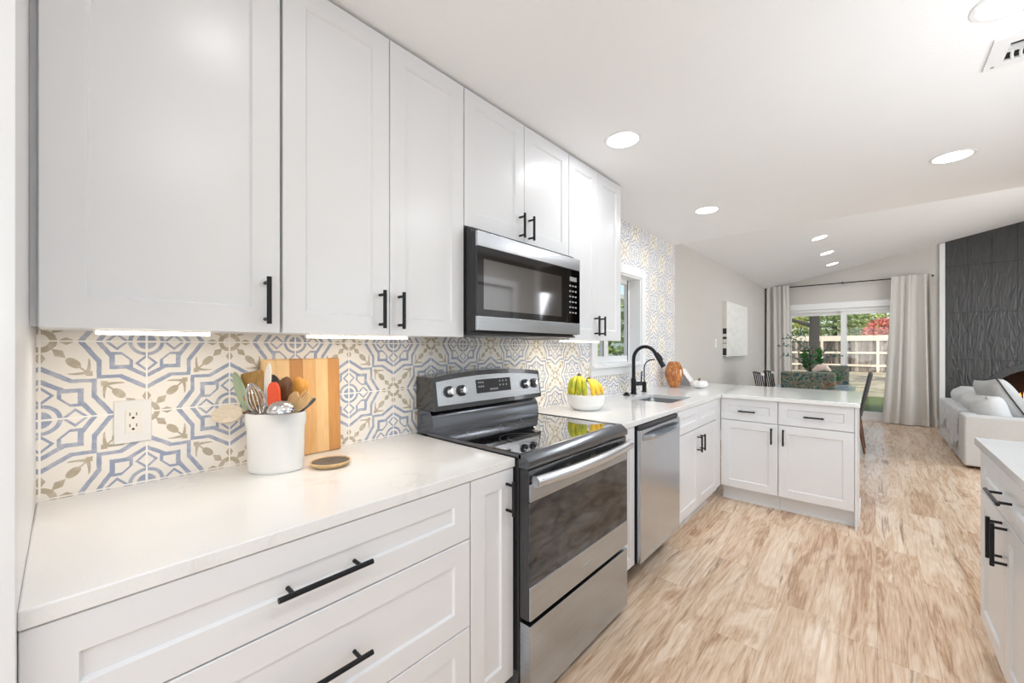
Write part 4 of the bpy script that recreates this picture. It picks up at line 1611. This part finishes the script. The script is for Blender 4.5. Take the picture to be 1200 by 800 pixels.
# ------------------------------------------------------------------ fireplace
t = thing('fireplace', 'arched fireplace opening with burning logs in the charcoal tile', 'fireplace', (3.55, FY, .2))
oa, ia = ell(.70, .50, .60), ell(.605, .405, .60)
m = MB()
nv = 28
for k in range(nv):
    q = [ia[k], ia[k + 1], oa[k + 1], oa[k]]
    cxq = sum(p[0] for p in q) / 4
    czq = sum(p[1] for p in q) / 4
    q = [(cxq + (p[0] - cxq) * .95, czq + (p[1] - czq) * .95) for p in q]
    m.loft([[(p[0], FY - .012, p[1]) for p in q], [(p[0], FY - .0005, p[1]) for p in q]])
for s_ in (-1, 1):
    for z in (.24, .36, .48):
        m.box(3.55 + s_ * .655 - .045, 3.55 + s_ * .655 + .045, FY - .012, FY - .0005, z, z + .113)
m.build('arch_surround', 'archtile', t)
m = MB().box(2.90, 4.2, FY + .62, FY + .70, .15, 1.1).box(2.86, 2.94, FY + .125, FY + .70, .15, 1.1).box(4.16, 4.24, FY + .125, FY + .70, .15, 1.1)
m.box(2.86, 4.24, FY + .125, FY + .7, 1.02, 1.1).box(2.86, 4.24, FY + .125, FY + .7, .15, .215)
m.build('firebox', 'brick', t)
for y0, z0, r_ in ((.22, .30, .055), (.36, .30, .06), (.29, .40, .05)):
    MB().tube([(3.10, FY + y0, z0), (3.5, FY + y0 + .03, z0 + .02), (4.0, FY + y0 - .02, z0)], [r_, r_ * 1.1, r_ * .9], 12).build('log', 'log', t)
rf = random.Random(4)
fl = MB()
fc = MB()
for k in range(40):
    x = rf.uniform(3.04, 4.05)
    y = FY + rf.uniform(.2, .4)
    h = rf.uniform(.22, .42) * (1 - abs(x - 3.5) * .35)
    w = rf.uniform(.02, .045)
    d = rf.uniform(-.05, .05)
    for mm_, sc_ in ((fl, 1), (fc, .55)):
        mm_.tube([(x, y, .33), (x + d * .3, y, .33 + h * .3 * sc_), (x + d, y, .33 + h * .65 * sc_), (x + d * .4, y, .33 + h * sc_)], [w * .6 * sc_, w * sc_, w * .55 * sc_, .002], 8)
fo = fl.build('flame', 'flame', t)
fc.build('flame_core', 'flamecore', fo)
o = MB().box(2.75, 4.35, FY - .42, FY - .014, 0, .20, .01).build('hearth', 'stone')
tag(o, 'raised charcoal hearth slab under the fireplace, behind the sofa', 'hearth')


# ------------------------------------------------------------------ sofa, throw, pillows
def pillow_mesh(m, c, w, h, d, M3, n=14, pw=2.6):
    """soft rectangular cushion: w,h in plane, d thickness"""
    rings = []
    def pt(u, v, s_):
        k = max(0, (1 - abs(u) ** pw)) * max(0, (1 - abs(v) ** pw))
        z = s_ * d * .5 * k ** .42
        pin = 1 - .07 * (1 - abs(v) ** 2) * abs(u) ** 3 - 0
        pin2 = 1 - .07 * (1 - abs(u) ** 2) * abs(v) ** 3
        return Vector(c) + M3 @ Vector((u * w / 2 * pin, v * h / 2 * pin2, z))
    for s_ in (-1, 1):
        g = [[m.bm.verts.new(pt(-1 + 2 * i / n, -1 + 2 * j / n, s_)) for i in range(n + 1)] for j in range(n + 1)]
        for j in range(n):
            for i in range(n): m.bm.faces.new((g[j][i], g[j][i + 1], g[j + 1][i + 1], g[j + 1][i]))
    bmesh.ops.remove_doubles(m.bm, verts=m.bm.verts, dist=.0004)
    return m


SX, SYA, SYB = 2.32, 6.43, 8.52
t = thing('sofa', 'light grey linen sofa seen from behind its back and arm', 'sofa', (2.8, 7.45, 0))
MB().box(SX, SX + .13, SYA + .201, SYB - .201, .03, .565, .022, 3).build('back_frame', 'sofa', t)
MB().box(SX, SX + 1.02, SYA, SYA + .20, .03, .565, .022, 3).build('arm', 'sofa', t)
MB().box(SX, SX + 1.02, SYB - .20, SYB, .03, .565, .022, 3).build('arm', 'sofa', t)
MB().box(SX + .131, SX + .98, SYA + .201, SYB - .201, .04, .27, .02, 3).build('seat_base', 'sofa', t)
yw = (SYB - SYA - .40) / 2
for k in range(2):
    MB().box(SX + .131, SX + 1.0, SYA + .20 + yw * k + .004, SYA + .20 + yw * (k + 1) - .004, .27, .43, .04, 4).build('seat_cushion', 'sofa', t)
for y in (SYA + .08, SYB - .08):
    for x in (SX + .08, SX + .94): MB().cyl((x, y, 0), (x, y, .04), .022, 12).build('leg', 'walnut', t)
for k in range(2):
    yc = SYA + .20 + yw * (k + .5)
    M3 = Matrix.Rotation(R(-16), 3, 'Y') @ Matrix(((0, 0, 1), (1, 0, 0), (0, 1, 0)))
    pillow_mesh(MB_ := MB(), (SX + .235, yc, .580), yw + .03, .38, .30, M3, pw=4.5).build('back_cushion', 'sofa', t, smooth=80)

# throw blanket draped over the back
rnd = random.Random(11)
rings = []
ny_, ns_ = 60, 26
prof = []
L_in, L_top, L_out = .05, .145, .36
for j in range(ns_ + 1):
    prof.append(j / ns_)
def throw_pt(u, s_, off):
    y = 6.78 + 1.30 * u + .02 * math.sin(7 * s_ + 2)
    drop = L_out * (.62 + .20 * math.sin(u * 9 + 1) + .42 * math.exp(-((u - .16) / .14) ** 2)) 
    tot = L_in + L_top + drop
    d = s_ * tot
    fold = min(1, u * 14, (1 - u) * 14) * .034 * math.sin(u * 34 + 1.8 * math.sin(u * 9)) + .012 * math.sin(u * 90 + 3 * s_)
    if d < L_in: x, z = SX + .138 + off * .3, .570 - (L_in - d) * .8
    elif d < L_in + L_top: x, z = SX + .138 - (d - L_in), .5665 + off + abs(fold) * .5
    else:
        q = d - L_in - L_top
        x, z = SX - .002 - off - abs(fold) * min(1, q * 6), .5665 - q
    return (x, y, z)
for j in range(ns_ + 1):
    s_ = j / ns_
    a = [throw_pt(i / ny_, s_, .009) for i in range(ny_ + 1)]
    c = [throw_pt(i / ny_, s_, -.005) for i in range(ny_ + 1)]
    rings.append(a + list(reversed(c)))
th = MB().loft(rings).build('throw_blanket', 'throw', smooth=80)
tag(th, 'pale grey knitted throw draped over the sofa back', 'blanket')
m = MB()
for i in range(0, ny_ + 1, 1):
    p = Vector(throw_pt(i / ny_, 1, .008))
    m.tube([p, p + Vector((-.004, .004 * math.sin(i), -.05))], [.004, .002], 5)
m.build('fringe', 'throw', th)

t = thing('throw_pillow', 'large grey pillow with dark piped edge leaning in the sofa corner', 'pillow', (2.70, 7.0, .45))
Mp = Matrix.Rotation(R(-27), 3, 'Y') @ Matrix.Rotation(R(12), 3, 'Z') @ Matrix(((0, 0, 1), (1, 0, 0), (0, 1, 0)))
pillow_mesh(MB_ := MB(), (2.655, 6.98, .715), .52, .50, .24, Mp).build('cover', 'pillow', t, smooth=80)
pts = []
for k in range(41):
    f = k / 40 * 4
    s_ = int(f) % 4
    q = f - int(f)
    u, v = [(-1 + 2 * q, -1), (1, -1 + 2 * q), (1 - 2 * q, 1), (-1, 1 - 2 * q)][s_]
    pin = 1 - .07 * (1 - v * v) * abs(u) ** 3
    pin2 = 1 - .07 * (1 - u * u) * abs(v) ** 3
    pts.append(Vector((2.655, 6.98, .715)) + Mp @ Vector((u * .26 * pin, v * .25 * pin2, 0)))
MB().tube(pts, .007, 6).build('piping', 'piping', t)
o = pillow_mesh(MB(), (2.98, 6.85, .63), .38, .36, .14, Matrix.Rotation(R(-38), 3, 'Y') @ Matrix.Rotation(R(50), 3, 'Z') @ Matrix(((0, 0, 1), (1, 0, 0), (0, 1, 0)))).build('throw_pillow', 'tan', smooth=80)
tag(o, 'small tan pillow at the right edge in front of the fire', 'pillow')

# ------------------------------------------------------------------ dining set
t = thing('dining_table', 'pale blue topped dining table beyond the peninsula', 'table', (1.03, 6.5, 0))
MB().box(.60, 1.43, 5.78, 7.28, .735, .765, .006).build('tabletop', 'table', t)
MB().box(.70, 1.33, 5.92, 7.14, .66, .734).build('apron', 'walnut', t)
for x in (.72, 1.31):
    for y in (5.95, 7.11): MB().tube([(x, y, 0), (x, y, .70)], [.022, .034], 12).build('leg', 'walnut', t)


def host_chair(label, loc, rz):
    """upholstered parsons chair facing local +Y"""
    t = thing('dining_chair', label, 'chair', loc, rz, 'swirl print dining chairs')
    MB().box(-.25, .25, -.25, .24, .36, .485, .03, 3).build('seat', 'peacock', t, local=True)
    m = MB().box(-.25, .25, -.045, .045, .0, .62, .022, 3)
    m.bm.transform(Matrix.Translation((0, -.26, .40)) @ Matrix.Rotation(R(7), 4, 'X'))
    m.build('backrest', 'peacock', t, local=True)
    for x in (-.21, .21):
        for y, dy in ((-.22, -.04), (.2, .02)): MB().tube([(x, y + dy, 0), (x, y, .37)], [.014, .022], 10).build('leg', 'walnut', t, local=True)
    return t


host_chair('teal and brown swirl print dining chair with back to the peninsula', (1.045, 5.93, 0), 0)
host_chair('swirl print dining chair at the far table end facing camera', (1.085, 7.52, 0), PI)


def spindle_chair(label, loc, rz):
    t = thing('spindle_chair', label, 'chair', loc, rz, 'black spindle back chairs')
    MB().box(-.21, .21, -.21, .22, .43, .46, .012, 3).build('seat', 'black', t, local=True)
    for x in (-.17, .17):
        for y in (-.17, .18): MB().tube([(x * 1.2, y * 1.2, 0), (x, y, .435)], [.012, .017], 10).build('leg', 'black', t, local=True)
    for k in range(5):
        x = -.19 + .095 * k
        MB().tube([(x, -.19, .455), (x * 1.05, -.27, .93)], .0075, 8).build('spindle', 'black', t, local=True)
    MB().tube([(-.225, -.268, .935), (-.1, -.285, .945), (.1, -.285, .945), (.225, -.268, .935)], .012, 10).build('crest_rail', 'black', t, local=True)
    for x in (-.226, .226): MB().tube([(x * .90, -.272, .937), (x * 1.08, -.266, .935)], .0165, 10).build('crest_glare', 'whiteplastic', t, local=True)  # white ends stand in for glare on the black crest rail
    return t


spindle_chair('black spindle back chair at the left table side, nearer the peninsula', (.66, 6.50, 0), -PI / 2 + .42)
spindle_chair('black spindle back chair at the left table side, nearer the curtain', (.70, 7.00, 0), -PI / 2 + .42)

t = thing('side_chair', 'charcoal upholstered chair with walnut legs at the right table side', 'chair', (1.27, 6.70, 0), PI / 2)
MB().box(-.23, .23, -.22, .24, .42, .49, .025, 3).build('seat', 'charcoal', t, local=True)
m = MB().box(-.23, .23, -.022, .022, .0, .54, .018, 3)
m.bm.transform(Matrix.Translation((0, -.205, .445)) @ Matrix.Rotation(R(11), 4, 'X'))
m.build('backrest', 'charcoal', t, local=True)
for x in (-.19, .19):
    for y, dy in ((-.19, -.06), (.19, .04)): MB().tube([(x * 1.1, y + dy, 0), (x, y, .43)], [.011, .020], 10).build('leg', 'walnut', t, local=True)

# centrepiece
t = thing('centerpiece_plant', 'leafy centrepiece with arching eucalyptus stems on the dining table', 'plant', (1.02, 6.6, .765))
MB().lathe([(0, 0), (.07, 0), (.12, .05), (.135, .10), (.128, .10), (.11, .05), (0, .02)], (1.02, 6.6, .765), 28, cap0=False, cap1=False).build('pot', 'darkpot', t)


def leaf(m, p, d, ln, w):
    p, d = Vector(p), Vector(d).normalized()
    s_ = d.cross(Vector((random.uniform(-1, 1), random.uniform(-1, 1), random.uniform(-.3, 1)))).normalized()
    n_ = d.cross(s_)
    mid = p + d * ln * .5 + n_ * ln * .08
    a, b_, c, e = [m.bm.verts.new(q) for q in (p, mid + s_ * w / 2, p + d * ln, mid - s_ * w / 2)]
    f = m.bm.verts.new(mid + n_ * .004)
    m.bm.faces.new((a, b_, f)); m.bm.faces.new((b_, c, f)); m.bm.faces.new((c, e, f)); m.bm.faces.new((e, a, f))


m = MB()
random.seed(5)
for k in range(150):
    a = random.uniform(0, 2 * PI)
    r_ = random.uniform(.02, .22)
    z = .86 + random.uniform(0, .11) * (1 - r_ * 2)
    leaf(m, (1.02 + r_ * math.cos(a), 6.6 + r_ * math.sin(a), z), (math.cos(a), math.sin(a), random.uniform(-.2, .8)), random.uniform(.06, .11), random.uniform(.03, .05))
for k in range(110):
    a = random.uniform(0, 2 * PI)
    leaf(m, (1.0 + .05 * math.cos(a), 6.6 + .05 * math.sin(a), random.uniform(1.02, 1.25)), (math.cos(a), math.sin(a), random.uniform(-.2, .8)), random.uniform(.06, .10), random.uniform(.03, .05))
m.build('foliage', 'leafdark', t)
for dx, dy, h, l in ((-.30, -.05, .58, 1), (-.36, .06, .48, 1), (-.26, .10, .62, 1), (-.2, -.14, .54, 1), (-.15, .02, .66, 1), (.22, .04, .42, 1), (.28, -.05, .34, 1), (-.34, -.1, .34, 1)):
    P0 = Vector((1.0, 6.6, .84))
    pts = [P0 + Vector((dx * f ** 1.3, dy * f, h * math.sin(f * PI * .58))) for f in [k / 10 for k in range(11)]]
    ml = MB()
    so_ = MB().tube(pts, [.004 - .0025 * k / 10 for k in range(11)], 6).build('stem', 'stem', t)
    for k in range(3, 11):
        for q in range(3):
            leaf(ml, pts[k] + Vector((random.uniform(-.01, .01), random.uniform(-.01, .01), random.uniform(-.01, .01))), (random.uniform(-1, 1), random.uniform(-1, 1), random.uniform(-.4, 1)), random.uniform(.035, .055), .022)
    ml.build('leaf_spray', 'eucal', so_)
o = MB().tube([(1.02, 6.47, .985), (1.08, 6.46, 1.03), (1.15, 6.46, 1.04), (1.20, 6.47, .99)], [.02, .045, .04, .012], 12).build('ornament', 'pinkwood', t)

# ------------------------------------------------------------------ outdoors
struct(MB().box(-25, 25, FY + .125, 50, -.25, -.08).build('ground', 'ground'), 'dry sunlit back yard ground', 'ground')
struct(MB().box(-25, -.16, -6, FY + .12, -.25, -.08).build('ground_side', 'ground'))
o = MB().box(-1.2, 5.2, FY + 1.5, FY + 5.2, -.079, -.045, .008).build('turf', 'turf')
tag(o, 'strip of green turf just outside the patio door', 'turf', None, 'stuff')
o = MB().box(.2, 2.6, FY + .13, FY + 1.45, -.079, -.02, .01).build('patio_slab', simple('concrete', (.42, .41, .39), .9, var=.1))
struct(o)

FNY = 29.5
t = thing('fence', 'weathered wooden picket fence across the back yard', 'fence', (0, FNY, -.08))
m = MB()
x = -9.0
rf = random.Random(2)
while x < 9.0:
    m.box(x, x + .135, FNY, FNY + .02, -.06, 1.78 + rf.uniform(-.015, .015))
    x += .145
m.build('picket_panel', 'fence', t)
for z0, z1, d in ((1.70, 2.0, .06), (.98, 1.10, .05), (.28, .40, .05)):
    MB().box(-9, 9, FNY - d, FNY - .001, z0 - .06, z1 - .06).build('rail', 'rail', t)
for x in (-8.0, -5.6, -3.2, -.65, 1.75, 4.15, 6.6):
    MB().box(x, x + .12, FNY - .12, FNY - .061, -.07, 1.94).build('post', 'rail', t)


def tree(label, loc, crown_c, crown_r, nleaf, leafmat, trunk_r, trunk_h, seed, ls=.28, cat='tree', name='leafy_tree', branches=(), rooted=True):
    rnd = random.Random(seed)
    t = thing(name, label, cat, loc)
    L = Vector(loc)
    m = MB()
    m.tube([L, L + Vector((trunk_r * .2, 0, trunk_h * .5)), L + Vector((0, 0, trunk_h))], [trunk_r * 1.15, trunk_r, trunk_r * .75], 12)
    for b_ in branches: m.tube([L + Vector(p) for p in b_[0]], b_[1], 8)
    m.build('trunk', 'bark', t)
    m = MB()
    for k in range(nleaf):
        while True:
            p = Vector((rnd.uniform(-1, 1), rnd.uniform(-1, 1), rnd.uniform(-1, 1)))
            if p.length < 1: break
        q = p.normalized() * (p.length ** .5)
        # clumps
        q = Vector((round(q.x * 4.5) / 4.5, round(q.y * 3.2) / 3.2, round(q.z * 4.5) / 4.5)) * .45 + q * .55
        c = L + Vector(crown_c) + Vector((q.x * crown_r[0], q.y * crown_r[1], q.z * crown_r[2]))
        d = Vector((rnd.uniform(-1, 1), rnd.uniform(-1, 1), rnd.uniform(-.7, .7)))
        random.seed(seed * 1000 + k)
        leaf(m, c, d, ls * rnd.uniform(.6, 1.3), ls * .6)
    m.build('foliage', leafmat, t)
    return t


tree('big dark tree trunk standing in the yard behind the patio door', (.05, 17.6, -.08), (0.3, .5, 5.6), (3.2, 2.2, 1.4), 900, 'leafB', .14, 5.2, 1, .35,
     branches=(([(0, 0, 2.1), (-.6, .1, 2.35), (-1.6, .2, 2.5)], [.07, .055, .03]),))
tree('yellow green tree rising behind the fence at the left', (-3.4, 32.5, -.08), (0, 0, 2.8), (1.9, 1.0, 1.9), 6500, 'leafA', .14, 3.0, 2, .17)
tree('mid green tree behind the fence between the trunk and door mullion', (-.2, 32.8, -.08), (0, 0, 2.8), (1.6, 1.0, 1.9), 5500, 'leafB', .14, 3.0, 3, .17)
tree('sunlit tree with gaps behind the fence, right door panel', (1.6, 35.6, -.08), (-.2, 0, 3.4), (1.8, 1.0, 1.7), 3400, 'leafA', .12, 3.2, 4, .20)
tree('dark green tree far behind the fence', (-1.6, 39, -.08), (0, 0, 3.0), (4.2, 1.5, 2.4), 5000, 'leafB', .2, 3.0, 5, .24)
tree('red leaved tree behind the fence at the right', (2.2, 31.6, -.08), (0, 0, 2.0), (1.1, .9, 1.05), 4200, 'leafR', .09, 2.0, 6, .15)
# beside the house, seen through the kitchen window
tree('green shrub outside the kitchen window', (-2.5, 7.9, -.08), (0, 0, 1.3), (.30, .27, 1.1), 1400, 'leafB', .06, 1.0, 7, .12, 'shrub', 'garden_shrub')
tree('pale green shrub outside the kitchen window, left pane', (-3.4, 8.55, -.08), (0, 0, 1.2), (.22, .16, 1.0), 700, 'leafA', .05, 1.0, 8, .10, 'shrub', 'garden_shrub')
t = thing('neighbour_house', 'pale teal house wall seen through the kitchen window', 'house', (-6, 8.5, -.08))
MB().box(-7.2, -6.0, 1.0, 16, -.08, 3.2).build('wall', 'siding', t)
MB().box(-5.999, -5.95, 6.5, 7.6, .9, 2.2).box(-5.999, -5.95, 9.5, 10.6, .9, 2.2).build('window_frame', 'neighbourwhite', t)
MB().box(-7.4, -5.7, .8, 16.2, 3.2, 3.35).build('roof_edge', 'neighbourwhite', t)
